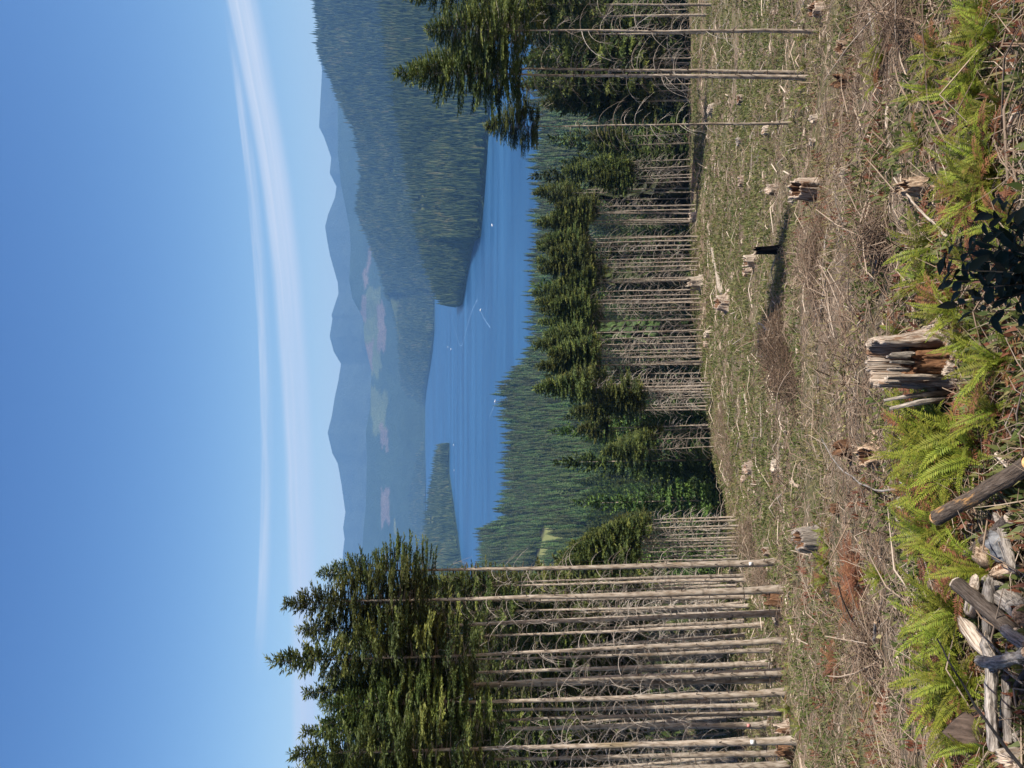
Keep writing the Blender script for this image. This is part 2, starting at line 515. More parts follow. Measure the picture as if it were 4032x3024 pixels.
def ground_mat():
    m_, n = mat('clearing_ground')
    P = n.n('ShaderNodeNewGeometry').outputs['Position']
    n1 = n.noise(P, 0.11, 5.0, 0.6)
    n2 = n.noise(P, 0.6, 6.0, 0.65, 0.6)
    n3 = n.noise(P, 4.0, 8.0, 0.7, 0.8)
    n4 = n.noise(P, 22.0, 5.0, 0.7)
    litter = n.ramp(n3, [(0.28, (0.030, 0.020, 0.013)), (0.42, (0.115, 0.080, 0.051)), (0.54, (0.220, 0.163, 0.110)), (0.72, (0.37, 0.30, 0.22))])
    litter = n.mix(n.m('MULTIPLY', n.smooth(n4, 0.5, 0.62), 0.45), litter, (0.38, 0.305, 0.225))
    red = n.mix(0.6, litter, (0.17, 0.075, 0.04))
    litter = n.mix(n.smooth(n2, 0.57, 0.68), litter, red)
    grass = n.ramp(n3, [(0.3, (0.045, 0.055, 0.020)), (0.5, (0.105, 0.112, 0.042)), (0.7, (0.20, 0.185, 0.085))])
    c = n.mix(n.m('MULTIPLY', n.smooth(n.m('ADD', n.m('MULTIPLY', n1, 0.5), n.m('MULTIPLY', n2, 0.5)), 0.44, 0.56), 0.9), litter, grass)
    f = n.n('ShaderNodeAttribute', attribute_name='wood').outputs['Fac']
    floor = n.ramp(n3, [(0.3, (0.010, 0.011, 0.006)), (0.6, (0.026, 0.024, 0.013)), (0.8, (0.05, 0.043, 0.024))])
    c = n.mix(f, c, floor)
    mead = n.n('ShaderNodeAttribute', attribute_name='meadow').outputs['Fac']
    c = n.mix(mead, c, n.ramp(n2, [(0.3, (0.14, 0.16, 0.05)), (0.7, (0.21, 0.21, 0.08))]))
    h = n.m('ADD', n3, n.m('MULTIPLY', n4, 0.35))
    finish(n, c, 0.95, h, 0.9, 0.12, 0.1)
    return m_


M['ground'] = ground_mat()


def hill_mat():
    m_, n = mat('wooded_hill')
    P = n.n('ShaderNodeNewGeometry').outputs['Position']
    c = n.n('ShaderNodeAttribute', attribute_name='cover').outputs['Color']
    v = n.noise(P, 0.035, 6.0, 0.75)
    v2 = n.noise(P, 0.0028, 5.0, 0.6)
    k = n.m('MULTIPLY', n.ramp(v, [(0.3, 0.45), (0.7, 1.5)]), n.ramp(v2, [(0.3, 0.8), (0.7, 1.2)]))
    hs = n.n('ShaderNodeVectorMath', {0: c, 'Scale': k}, operation='SCALE').outputs[0]
    finish(n, hs, 0.95, n.m('ADD', n.m('MULTIPLY', v, 1.0), n.m('MULTIPLY', v2, 2.0)), 1.0, 26.0, 0.05)
    return m_


M['hill'] = hill_mat()


def lake_mat():
    m_, n = mat('lake_water')
    P = n.n('ShaderNodeNewGeometry').outputs['Position']
    v = n.n('ShaderNodeMapping', {'Vector': P, 'Rotation': (0, 0, 0.35), 'Scale': (0.8, 1.7, 1)}).outputs[0]
    w1 = n.noise(v, 0.55, 3.0, 0.6)
    w2 = n.noise(v, 0.05, 4.0, 0.6)
    wind = n.noise(n.n('ShaderNodeMapping', {'Vector': P, 'Rotation': (0, 0, 0.1), 'Scale': (0.0010, 0.0055, 1)}).outputs[0], 1.0, 5.0, 0.6)
    base = n.ramp(wind, [(0.3, (0.004, 0.032, 0.095)), (0.7, (0.028, 0.098, 0.200))])
    b = n.n('ShaderNodeBsdfPrincipled', {'Base Color': base, 'Roughness': n.ramp(wind, [(0.35, 0.30), (0.65, 0.42)]), 'IOR': 1.33, 'Specular IOR Level': 0.5})
    bn = n.n('ShaderNodeBump', {'Strength': 0.55, 'Distance': 0.5, 'Height': n.m('ADD', w1, n.m('MULTIPLY', w2, 2.5))})
    n.put(b.inputs['Normal'], bn.outputs[0])
    n.n('ShaderNodeOutputMaterial', {'Surface': b})
    return m_


M['lake'] = lake_mat()

# ---------------------------------------------------------------- the setting: ground, lake, hills
MEADOW = lambda ix, iy: sstep(10, 0, np.abs(ix - 2170 + 0.25 * (iy - 2150)) - 36) * sstep(10, 0, np.abs(iy - 2155 + 14 * np.sin(ix / 9)) - 85)


def build_ground():
    r = np.geomspace(0.7, 2500, 400)
    th = np.linspace(-math.radians(66), math.radians(66), 380)
    R, T = np.meshgrid(r, th, indexing='ij')
    X, Y = R * np.sin(T), R * np.cos(T)
    Z = gh(X, Y)
    V = np.stack([X, Y, Z], -1).reshape(-1, 3)
    nr, nt = R.shape
    i = (np.arange(nr - 1)[:, None] * nt + np.arange(nt - 1)[None]).ravel()
    q = np.stack([i, i + 1, i + nt + 1, i + nt], -1)[:, ::-1]
    a = V[:, 0] / np.maximum(V[:, 1], 5)
    lip = np.interp(a, _LA, _LY)
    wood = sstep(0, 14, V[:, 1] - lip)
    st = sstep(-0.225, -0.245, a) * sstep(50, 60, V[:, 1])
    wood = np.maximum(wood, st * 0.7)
    ix, iy = px(V)
    mead = np.where(V[:, 1] > 600, MEADOW(ix, iy), 0)
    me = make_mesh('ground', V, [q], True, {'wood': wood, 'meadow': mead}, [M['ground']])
    tag(obj('ground', me), kind='structure')
    # level strip behind the camera, where the photographer stands
    g = np.linspace(-1, 1, 24)
    XX, YY = np.meshgrid(g * 60, np.linspace(-60, 0.4, 24))
    V2 = np.stack([XX, YY, -1.70 + 0.02 * np.abs(YY) + 0.3 * fbm(XX / 5, YY / 5, 9)], -1).reshape(-1, 3)
    i = (np.arange(23)[:, None] * 24 + np.arange(23)[None]).ravel()
    me = make_mesh('landing', V2, [np.stack([i, i + 1, i + 25, i + 24], -1)], True, {'wood': np.zeros(len(V2)), 'meadow': np.zeros(len(V2))}, [M['ground']])
    tag(obj('landing', me), kind='structure')


build_ground()
S = 16000.0
tag(obj('lake', make_mesh('lake', [(-S, 200, LAKE_Z), (S, 200, LAKE_Z), (S, 19000, LAKE_Z), (-S, 19000, LAKE_Z)], [[(0, 1, 2, 3)]], False, None, [M['lake']])), kind='structure')

FOREST = np.array([0.030, 0.046, 0.020])
HILLS = {}


def layer(name, cols, ncol=220, nrow=50, back=0.5, p=0.8, amp=0.0, nscale=300.0, seed=0, patches=(), cover=FOREST, lower=0.0):
    """one hill: for each column (iy) the shore or foot distance, the ridge distance and the ridge's row in the photograph"""
    cols = np.array(cols, float)
    iy = np.linspace(cols[0, 0], cols[-1, 0], ncol)
    yf = np.interp(iy, cols[:, 0], cols[:, 1])
    yr = np.interp(iy, cols[:, 0], cols[:, 2])
    ixr = np.interp(iy, cols[:, 0], cols[:, 3])
    s = np.concatenate([np.linspace(0, 1, nrow), np.linspace(1, 1 + back, 10)[1:]])
    YF, SS = np.meshgrid(yf, s, indexing='ij')
    YR = np.broadcast_to(yr[:, None], YF.shape)
    Yv = YF + (YR - YF) * SS
    d = np.stack([ray(a_, b_) for a_, b_ in zip(ixr, iy)])
    zr = d[:, 2] / d[:, 1] * yr - lower
    av = d[:, 0] / d[:, 1]
    X = av[:, None] * Yv
    s1 = np.minimum(SS, 1)
    prof = s1 ** p
    Z = (LAKE_Z - 3) + (zr[:, None] - LAKE_Z + 3) * prof
    over = np.maximum(SS - 1, 0) / back
    Z = Z - over ** 1.3 * (zr[:, None] - LAKE_Z + 3) * 0.9
    edge = np.clip(1 - s1, 0, 1)
    Z = Z + amp * fbm(X / nscale, Yv / nscale, seed, 5) * 2 * np.sin(np.pi * np.clip(s1, 0, 1)) ** 0.7
    V = np.stack([X, Yv, Z], -1)
    nc, ns = YF.shape
    i = (np.arange(nc - 1)[:, None] * ns + np.arange(ns - 1)[None]).ravel()
    q = np.stack([i, i + 1, i + ns + 1, i + ns], -1)
    V = V.reshape(-1, 3)
    C = np.tile(cover, (len(V), 1))
    bare = np.zeros(len(V))
    pix, piy = px(V)
    for (x0, x1, y0, y1, col_) in patches:
        jx = 26 * fbm(piy / 45, pix / 30, 3); jy = 90 * fbm(pix / 9, piy / 60, 4)
        k = sstep(4, 0, np.abs(pix + jx - (x0 + x1) / 2) - (x1 - x0) / 2) * sstep(10, 0, np.abs(piy + jy - (y0 + y1) / 2) - (y1 - y0) / 2)
        k = k * (SS.ravel() <= 1.0)
        C = C * (1 - k[:, None]) + np.array(col_) * k[:, None]
        bare = np.maximum(bare, k)
    me = make_mesh(name, V, [q], True, {'cover': C}, [M['hill']])
    o = tag(obj(name, me), kind='structure')
    HILLS[name] = (V.reshape(nc, ns, 3), bare.reshape(nc, ns), nrow)
    return o


def shore(pts):
    """iy -> lake distance from a traced waterline"""
    p_ = np.array(pts, float)
    return [(iy, on_lake(ix, iy)[1]) for ix, iy in p_]


PINK, GRN, STRAW = (0.13, 0.10, 0.08), (0.085, 0.105, 0.040), (0.17, 0.18, 0.065)
# wooded headland on the right
hs = [(1960, -500), (1945, 200), (1925, 500), (1912, 700), (1905, 800), (1893, 927), (1869, 945), (1848, 1041), (1833, 1138), (1821, 1198), (1803, 1210)]
hd = shore([(a_, b_) for a_, b_ in hs])
hr = [1470, 1540, 1590, 1625, 1640, 1665, 1668, 1690, 1715, 1750, 1795]
ht = [900, 900, 850, 800, 780, 700, 680, 560, 420, 260, 60]
layer('headland', [(iy_, yf_ - 4, yf_ + t_, r_ + 12) for (iy_, yf_), r_, t_ in zip(hd, hr, ht)], 260, 40, 0.5, 0.62, 20, 260, 11,
      [(1660, 1692, 760, 860, STRAW)])
# the long hill behind it, running down to the far shore
sky2 = [(-500, 1225), (0, 1240), (120, 1252), (193, 1250), (271, 1286), (422, 1346), (524, 1400), (603, 1412), (693, 1424), (832, 1403), (904, 1442), (950, 1459), (1071, 1501), (1162, 1525),
        (1240, 1548), (1340, 1566), (1463, 1580), (1600, 1590), (1800, 1596), (2050, 1604), (2300, 1606), (2700, 1600), (3400, 1590)]
fs = dict((b_, on_lake(a_, b_)[1]) for a_, b_ in [(1712, 1150), (1711, 1300), (1704, 1380), (1694, 1450), (1682, 1520), (1673, 1600), (1674, 1750), (1678, 1900), (1680, 2300), (1680, 3400)])
fk = sorted(fs)
c2 = []
for iy_ in sorted(set([i_ for i_, _ in sky2] + fk)):
    ix_ = np.interp(iy_, [i_ for i_, _ in sky2], [x_ for _, x_ in sky2])
    if iy_ <= 1150:
        yf_ = np.interp(iy_, [-500, 900, 1149], [3100, 3900, fs[1150]])
        yr_ = np.interp(iy_, [-500, 500, 1150], [4500, 4900, 7000])
    else:
        yf_ = np.interp(iy_, fk, [fs[k_] for k_ in fk])
        yr_ = yf_ + 1500
    c2.append((iy_, yf_ - 5, yr_, ix_ + (14 if iy_ < 900 else 6)))
layer('long_hill', c2, 420, 60, 0.35, 0.9, 62, 480, 23, [(1556, 1574, 610, 720, STRAW), (1562, 1576, 90, 240, GRN), (1548, 1558, 1230, 1262, (0.4, 0.42, 0.36)), (1540, 1580, 1160, 1420, GRN)])
# spit of land on the left
isl = shore([(1770, 1744), (1770, 1753), (1770, 1862), (1785, 1970), (1803, 2103), (1821, 2235), (1850, 2500), (1880, 3400)])
ir = [1768, 1736, 1716, 1700, 1684, 1668, 1650, 1640]
it = [40, 160, 500, 800, 900, 900, 900, 900]
layer('wooded_spit', [(iy_, yf_ - 3, yf_ + t_, r_ + 2) for (iy_, yf_), r_, t_ in zip(isl, ir, it)], 200, 26, 0.4, 0.6, 5, 220, 31, [(1716, 1722, 1960, 1990, STRAW), (1700, 1716, 2010, 2060, STRAW)])
# foothills with logged patches
sky3 = [(-300, 1330), (600, 1330), (723, 1342), (800, 1357), (890, 1375), (981, 1381), (1101, 1375), (1174, 1387), (1252, 1429), (1342, 1435), (1463, 1462), (1600, 1458), (1700, 1440), (1800, 1445), (1982, 1441), (2103, 1430), (2300, 1420), (3400, 1400)]
layer('foothills', [(iy_, 8600, 10400, ix_) for iy_, ix_ in sky3], 420, 70, 0.3, 1.0, 80, 800, 41,
      [(1436, 1495, 1150, 1470, GRN), (1462, 1520, 1540, 1700, GRN), (1423, 1437, 1160, 1250, PINK), (1490, 1518, 1195, 1372, PINK), (1441, 1468, 1355, 1440, PINK), (1450, 1461, 975, 1053, PINK), (1436, 1448, 1060, 1120, PINK),
       (1497, 1524, 1674, 1764, PINK), (1502, 1528, 1934, 2060, PINK), (1556, 1562, 2040, 2120, STRAW)], cover=np.array([0.030, 0.048, 0.026]))
sky4 = [(-500, 1240), (0, 1262), (229, 1262), (277, 1268), (386, 1262), (500, 1256), (542, 1277), (621, 1304), (681, 1298), (735, 1325), (777, 1319), (844, 1292), (892, 1280), (939, 1287), (1005, 1299), (1113, 1330), (1156, 1333),
        (1240, 1305), (1255, 1309), (1324, 1298), (1385, 1314), (1433, 1343), (1500, 1332), (1565, 1318), (1640, 1306), (1704, 1290), (1783, 1308), (1825, 1330), (1910, 1345), (2018, 1360), (2079, 1351), (2121, 1357), (2169, 1351), (2400, 1340), (2700, 1360), (3024, 1345), (3500, 1360)]
layer('mountains', [(iy_, 10600, 13500, ix_) for iy_, ix_ in sky4], 500, 60, 0.3, 1.15, 230, 1300, 53, cover=np.array([0.045, 0.060, 0.045]))

# ---------------------------------------------------------------- conifers
def unit(v):
    v = np.asarray(v, float)
    return v / (np.linalg.norm(v) + 1e-9)


def crown_mesh(name, seed, H, R, whorl, nb, step, sl, sw, m_, wood=True, low=0.55, taper=0.8):
    """live crown, base at z = 0: whorls of branches, side twigs, and on them small sprays of needles"""
    r = np.random.default_rng(seed)
    B, D, L_, W_, Tn = [], [], [], [], []
    mb = MB()
    z = 0.0
    lop = r.uniform(0, 6.28)
    while z < H * 0.985:
        t = z / H
        prof = (1 - t) ** taper * (low + (1 - low) * min(1, t / 0.22)) + 0.015
        for k in range(nb if t < 0.9 else max(3, nb - 2)):
            if r.random() < 0.10:
                continue
            az = r.uniform(0, 6.283)
            L = R * prof * r.uniform(0.55, 1.12) * (1 + 0.16 * math.cos(az - lop)) + 0.12
            el = math.radians(np.interp(t, [0, 0.3, 0.7, 1.0], [-4, 8, 28, 58]) + r.normal(0, 7))
            dr = np.interp(t, [0, 1], [0.22, 0.06]) * r.uniform(0.5, 1.4)
            h = np.array([math.cos(az), math.sin(az), 0]); sd = np.array([-h[1], h[0], 0])
            z0 = z + r.uniform(-0.5, 0.5) * whorl
            fn = lambda s: np.array([0, 0, z0]) + h * (L * s * math.cos(el)) + np.array([0, 0, L * (s * math.sin(el) - dr * s * s + 0.55 * dr * s ** 3)]) + sd * (0.08 * L * math.sin(3 * s + az))
            btint = np.clip(r.normal(0.40, 0.22), 0.0, 0.95)
            if wood:
                P = np.array([fn(s) for s in (0, 0.35, 0.7)])
                mb.tube(P, [0.012 + 0.010 * L, 0.008 + 0.006 * L, 0.006], 3, 0.2, 1, False)
            s = max(0.06, 0.30 - 0.2 * t) if L > 0.5 else 0.1
            while s < 1.0:
                p = fn(s); tg = unit(fn(min(1, s + 0.05)) - fn(s - 0.05))
                for side in (-1, 1):
                    tl = (0.50 * L * (1 - s) ** 0.8 + 0.10) * r.uniform(0.5, 1.1) * (0.5 if s < 0.3 else 1.0)
                    tl = min(tl, 1.15)
                    ang = math.radians(r.uniform(38, 68))
                    td = unit(tg * math.cos(ang) + sd * side * math.sin(ang) + np.array([0, 0, r.uniform(-0.35, 0.10)]))
                    q = 0.0
                    while q < tl:
                        pp = p + td * q - np.array([0, 0, 0.09 * q * q])
                        for s2 in (-1, 1):
                            B.append(pp); D.append(unit(td * 0.8 + s2 * r.uniform(0.35, 0.75) * np.cross(td, [0, 0, 1.0]) + r.normal(0, 0.18, 3) + np.array([0, 0, -0.07])))
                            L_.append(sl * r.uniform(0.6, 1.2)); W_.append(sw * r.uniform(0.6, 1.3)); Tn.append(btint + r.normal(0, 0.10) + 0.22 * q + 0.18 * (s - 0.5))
                        q += sl * 0.42
                s += step / max(L, 0.3)
            B.append(fn(0.97)); D.append(unit(fn(1.0) - fn(0.9))); L_.append(sl * 1.2); W_.append(sw); Tn.append(btint + 0.2)
        z += whorl * (1 - 0.35 * t)
    B.append(np.array([0, 0, H - 0.9 * sl])); D.append(np.array([0, 0, 1.0])); L_.append(sl * 1.9); W_.append(sw * 0.6); Tn.append(0.5)
    B, D, L_, W_ = np.array(B), np.array(D), np.array(L_)[:, None], np.array(W_)[:, None]
    up = r.normal(0, 1, B.shape); Sx = np.cross(D, up); Sx /= np.linalg.norm(Sx, axis=1)[:, None] + 1e-9
    V = np.stack([B, B + D * L_ * 0.45 + Sx * W_ * 0.5, B + D * L_, B + D * L_ * 0.5 - Sx * W_ * 0.5], 1)
    q = np.arange(len(B) * 4).reshape(-1, 4)
    mb.add(V.reshape(-1, 3), q, None, np.repeat(np.clip(Tn, 0, 1), 4), 0)
    return mb.mesh(name, [m_, M['branch']])


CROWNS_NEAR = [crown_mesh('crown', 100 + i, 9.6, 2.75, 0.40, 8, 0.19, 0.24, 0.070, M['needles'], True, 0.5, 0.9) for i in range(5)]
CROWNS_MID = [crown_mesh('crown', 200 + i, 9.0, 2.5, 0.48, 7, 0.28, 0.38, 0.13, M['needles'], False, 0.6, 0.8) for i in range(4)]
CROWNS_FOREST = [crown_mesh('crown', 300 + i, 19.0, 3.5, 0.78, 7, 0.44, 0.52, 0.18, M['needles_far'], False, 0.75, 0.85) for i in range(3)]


def bough_mesh(name, seed, H, R, layers, m_):
    """crown of a conifer seen from afar: overlapping whorls of drooping boughs with ragged tips"""
    r = np.random.default_rng(seed)
    mb = MB()
    for k in range(layers):
        t = (k + 0.5) / layers
        z1 = H * (k + 1.9) / (layers + 1.0)
        if k == layers - 1: z1 = H
        rad = R * (1 - t) ** 0.85 + 0.12
        npt = int(r.integers(6, 9))
        ph = r.uniform(0, 6.28)
        V_, Tn = [(0, 0, min(z1, H))], [0.35]
        for j in range(npt * 2):
            a_ = ph + j * math.pi / npt + r.normal(0, 0.10)
            o_ = j % 2 == 0
            rr_ = rad * (r.uniform(0.75, 1.25) if o_ else r.uniform(0.28, 0.5))
            V_.append((rr_ * math.cos(a_), rr_ * math.sin(a_), z1 - H / layers * (1.25 if o_ else 0.95) * r.uniform(0.75, 1.3) - 0.18 * rr_))
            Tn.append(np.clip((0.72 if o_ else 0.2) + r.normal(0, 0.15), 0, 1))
        n2 = npt * 2
        mb.add(V_, None, [(0, 1 + j, 1 + (j + 1) % n2) for j in range(n2)], Tn)
    return mb.mesh(name, [m_])


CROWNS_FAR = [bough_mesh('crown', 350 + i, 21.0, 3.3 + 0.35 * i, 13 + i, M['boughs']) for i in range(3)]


def trunk_mesh(seed, H, R, stubs=True, base_flare=0.35, n=9):
    r = np.random.default_rng(seed)
    mb = MB()
    hs_ = np.concatenate([[-0.8, 0.0, 0.25, 0.7], np.linspace(1.5, H, 15)])
    wx = np.cumsum(r.normal(0, 0.022, len(hs_))) * H / 26; wy = np.cumsum(r.normal(0, 0.022, len(hs_))) * H / 26
    wx -= wx[1]; wy -= wy[1]
    P = np.stack([wx, wy, hs_], -1)
    rad = R * (1 - 0.93 * np.clip(hs_ / H, 0, 1) ** 1.15) * (1 + base_flare * np.exp(-np.maximum(hs_, 0) / 0.35))
    mb.tube(P, rad, n, 0.5, 0, True, 0.07, r)
    cx = lambda h: np.array([np.interp(h, hs_, wx), np.interp(h, hs_, wy), h])
    cr = lambda h: float(np.interp(h, hs_, rad))
    if stubs:      # broken-off branch stubs in whorls
        h = 0.8
        while h < H * 0.75:
            for k in range(r.integers(1, 4)):
                az = r.uniform(0, 6.283); c = cx(h + r.uniform(-0.1, 0.1)); rr = cr(h)
                d = np.array([math.cos(az), math.sin(az), r.uniform(-0.3, 0.25)])
                l = r.uniform(0.08, 0.38)
                mb.tube([c + d * rr * 0.7, c + d * (rr + l)], [0.026, 0.011], 4, 0.5, 1, False)
            h += r.uniform(0.45, 0.8)
    return mb.mesh('trunk', [M['trunk'], M['stub']], True), cx, cr


def branch_mesh(seed, L):
    """bare dead branch that sweeps out and hangs down, with a few side twigs"""
    r = np.random.default_rng(seed)
    mb = MB()
    s = np.linspace(0, 1, 7)
    dr = r.uniform(0.45, 1.0); kink = r.uniform(-0.15, 0.15)
    P = np.stack([L * (s * (1 - 0.22 * dr * s)), L * kink * s * s + 0.02 * np.sin(7 * s), L * (0.16 * s - dr * s ** 2.0)], -1)
    mb.tube(P, np.interp(s, [0, 1], [0.015, 0.005]), 4, 0.5, 0, False)
    for k in range(r.integers(1, 5)):
        f = r.uniform(0.35, 0.9); i = int(f * 6); p = P[i]
        d = unit(P[min(6, i + 1)] - P[i]) + np.array([0, r.choice([-1, 1]) * r.uniform(0.4, 1.0), r.uniform(-0.7, 0.0)])
        d = unit(d) * L * r.uniform(0.12, 0.32)
        mb.tube([p, p + d * 0.55, p + d + np.array([0, 0, -0.06])], [0.008, 0.006, 0.004], 3, 0.5, 0, False)
    return mb.mesh('dead_branch', [M['branch']])


BRANCHES = [branch_mesh(400 + i, 1.9) for i in range(12)]


def twig_mass(seed, cx, cr, h0, h1, n, L):
    """all the thin dead branches of one distant trunk"""
    r = np.random.default_rng(seed)
    mb = MB()
    for k in range(n):
        h = r.uniform(h0, h1); az = r.uniform(0, 6.283); l = L * r.uniform(0.5, 1.2); dr = r.uniform(0.3, 1.0)
        c = cx(h); d = np.array([math.cos(az), math.sin(az), 0])
        P = [c + d * l * s * (1 - 0.2 * dr * s) + np.array([0, 0, l * (0.14 * s - dr * s * s)]) for s in (0, 0.35, 0.7, 1.0)]
        mb.tube(P, [0.026, 0.021, 0.016, 0.010], 3, 0.5, 0, False)
    return mb.mesh('dead_branches', [M['branch']])


PLACED = []       # (x, y) of all single trees


def stand_tree(seed, base, top_pix, crown_frac, r_base, crowns, label, group, near=True, nbr=34, crown_r=1.0, dead_from=0.10, tagged=None):
    """a conifer with a bare lower trunk: base on the ground, leaning as in the photograph"""
    r = random.Random(seed)
    b = np.array(base, float)
    tp = at_y(top_pix[0], top_pix[1], b[1] + r.uniform(-0.6, 0.4))
    ax = tp - b
    H = float(np.linalg.norm(ax))
    PLACED.append((b[0], b[1]))
    t = thing('conifer_tree', label, 'tree', b, group)
    q = Vector((0, 0, 1)).rotation_difference(Vector(ax))
    t.rotation_euler = (q @ Matrix.Rotation(r.uniform(0, 6.28), 3, 'Z').to_quaternion()).to_euler()
    tm, cx, cr = trunk_mesh(seed, H * 0.97, r_base, near)
    obj('trunk', tm, t)
    ch = H * crown_frac
    cm = crowns[seed % len(crowns)]
    hz = HZ[cm.name]
    sc = ch / hz
    rs = crown_r * (0.5 * sc + 0.5) * r.uniform(0.9, 1.12)
    c0 = cx(H - ch)
    obj('crown', cm, t, (c0[0], c0[1], H - ch), (0, 0, r.uniform(0, 6.28)), (rs, rs, sc))
    if near:
        for k in range(nbr):
            f = dead_from + (1 - crown_frac + 0.04 - dead_from) * (k + r.random()) / nbr
            h = f * H
            c = cx(h)
            az = r.uniform(0, 6.283)
            s = (0.32 + 0.42 * min(1, f / 0.35)) * r.uniform(0.45, 1.35)
            if f < 0.22: s *= 0.55
            obj('dead_branch', BRANCHES[r.randrange(12)], t, c, (r.uniform(-0.3, 0.3), r.uniform(-0.25, 0.2), az), s)
    else:
        tag(obj('dead_branches', twig_mass(seed, cx, cr, H * dead_from, H * (1 - crown_frac + 0.05), nbr, 1.7), t), kind='stuff')
    if tagged is not None:
        h, mt = tagged
        # small tag nailed to the side of the trunk that faces the camera
        q_inv = t.rotation_euler.to_quaternion().inverted()
        d = q_inv @ Vector(unit([-b[0] * 0.9, -b[1], 0]))
        rad = cr(h) + 0.012
        a_ = math.atan2(d.y, d.x)
        mbt = MB()
        V_ = np.array([[x_, y_, z_] for x_ in (-0.012, 0.012) for y_ in (-0.08, 0.08) for z_ in (-0.10, 0.10)])
        mbt.add(V_, [(0, 1, 3, 2), (4, 6, 7, 5), (0, 4, 5, 1), (2, 3, 7, 6), (0, 2, 6, 4), (1, 5, 7, 3)])
        c = cx(h)
        obj('boundary_tag', mbt.mesh('boundary_tag', [mt]), t, (c[0] + rad * math.cos(a_), c[1] + rad * math.sin(a_), h), (0, 0, a_))
    return t


HZ = {}
for _c in CROWNS_NEAR + CROWNS_MID + CROWNS_FOREST:
    co = np.empty(len(_c.vertices) * 3, np.float32)
    _c.vertices.foreach_get('co', co)
    HZ[_c.name] = float(co[2::3].max())

# ---- tall stand on the left: base pixel, crown-top pixel, crown share, trunk radius at 40 m
G_L = 'tall bare-trunked conifers of the left stand'
left = [  # ix base, iy base, ix top, iy top, crown share, thickness px
    (3063, 2211, 1235, 2262, 0.24, 27), (3093, 2319, 1099, 2383, 0.27, 30), (2955, 2349, 1330, 2385, 0.31, 20), (3081, 2416, 1150, 2487, 0.29, 28),
    (2943, 2283, 1560, 2320, 0.24, 15), (2937, 2265, 1640, 2300, 0.27, 14), (2955, 2386, 1420, 2430, 0.37, 15), (3003, 2458, 1290, 2520, 0.35, 17),
    (3100, 2527, 1030, 2597, 0.37, 22), (3045, 2560, 1320, 2600, 0.28, 17), (3033, 2609, 1260, 2650, 0.32, 22), (3093, 2645, 1177, 2735, 0.29, 30),
    (3087, 2675, 1290, 2705, 0.28, 22), (3096, 2726, 1245, 2790, 0.29, 28), (2985, 2777, 1330, 2810, 0.28, 18), (3087, 2808, 1230, 2850, 0.37, 20),
    (3033, 2850, 1165, 2882, 0.38, 24), (3130, 2916, 1120, 2972, 0.35, 28), (3081, 2964, 1240, 2995, 0.35, 24), (3112, 3012, 1100, 3060, 0.28, 34), (3095, 3085, 1150, 3120, 0.29, 28), (3120, 3160, 1080, 3190, 0.33, 28)]
left_sorted = sorted(range(len(left)), key=lambda i: -left[i][1])
pos_l = {i: k + 1 for k, i in enumerate(left_sorted)}
for i, (bx, by, tx, ty, cf, tw) in enumerate(left):
    b = hit(bx, by)
    if by == 2211:
        lab = 'bare pale conifer trunk at the right edge of the tall left stand'
    elif by > 3024:
        lab = f'conifer just past the left picture edge, {ordinal(1 if by > 3100 else 2)} tree of the left stand'
    else:
        lab = f'tall bare-trunked conifer, {ordinal(pos_l[i] - 2)} trunk from the left edge along the left stand front'
    tg = None
    if by == 2916: tg = (1.9, M['tagwhite']); lab = 'tall pale conifer with a small white square tag low on its trunk, left stand'
    if by == 2211: tg = (1.6, M['tagwhite'])
    if by == 2850: tg = (1.4, M['tagpink']); lab = 'tall conifer with a small pink tag low on its trunk, left stand'
    stand_tree(1000 + i, b, (tx, ty), cf, tw / F_PX * b[1] / 2 / 0.9, CROWNS_NEAR, lab, G_L, True, 70, 1.08, 0.05, tg)
# trees deeper inside the left stand, seen between the front trunks
rl = random.Random(5)
k = 0
tries = 0
while k < 84 and tries < 8000:
    tries += 1
    y = rl.uniform(56, 106); a = rl.uniform(-0.52, -0.26)
    x = a * y
    if min((x - p_[0]) ** 2 + (y - p_[1]) ** 2 for p_ in PLACED) < 2.2 ** 2:
        continue
    k += 1
    z = float(gh(x, y))
    leafy = y > 72
    if not leafy:
        top = px([[x + rl.uniform(-0.6, 0.2), y, z + rl.uniform(19, 24)]])
    else:
        tz = at_y(rl.uniform(1640, 1930), 1512, y)[2]
        top = px([[x + rl.uniform(-0.6, 0.2), y, z + min(tz - z, 35)]])
    stand_tree(1100 + k, (x, y, z), (top[0][0], top[1][0]), rl.uniform(0.26, 0.38) if not leafy else rl.uniform(0.5, 0.7), rl.uniform(0.11, 0.17), CROWNS_MID, 'thin conifer standing deep inside the left stand behind its front trunks' if not leafy else 'green conifer filling the gaps behind the trunks of the left stand', 'inner trees of the left stand' if not leafy else 'green trees behind the left stand', False, 60 if not leafy else 24, 1.1 if not leafy else 0.95)

# ---- group of shorter trees right of the left stand
small = [2036, 2048, 2069, 2081, 2099, 2114, 2126, 2137, 2150, 2165, 2187, 2198]
for i, by in enumerate(small):
    b = hit(2897 + (i % 3) * 9, by)
    tx = np.interp(by, [2036, 2069, 2117, 2165, 2214], [2400, 2320, 2235, 2180, 2130]) + (i % 3) * 18
    stand_tree(1200 + i, b, (tx, by + 14), np.interp(by, [2036, 2200], [0.30, 0.42]), 8.5 / F_PX * b[1] / 2, CROWNS_MID,
               f'slender bare-trunked conifer, {ordinal(len(small) - i)} from the left in the short row beside the left stand', 'short row of conifers at the clearing edge', False, 30, 0.8)

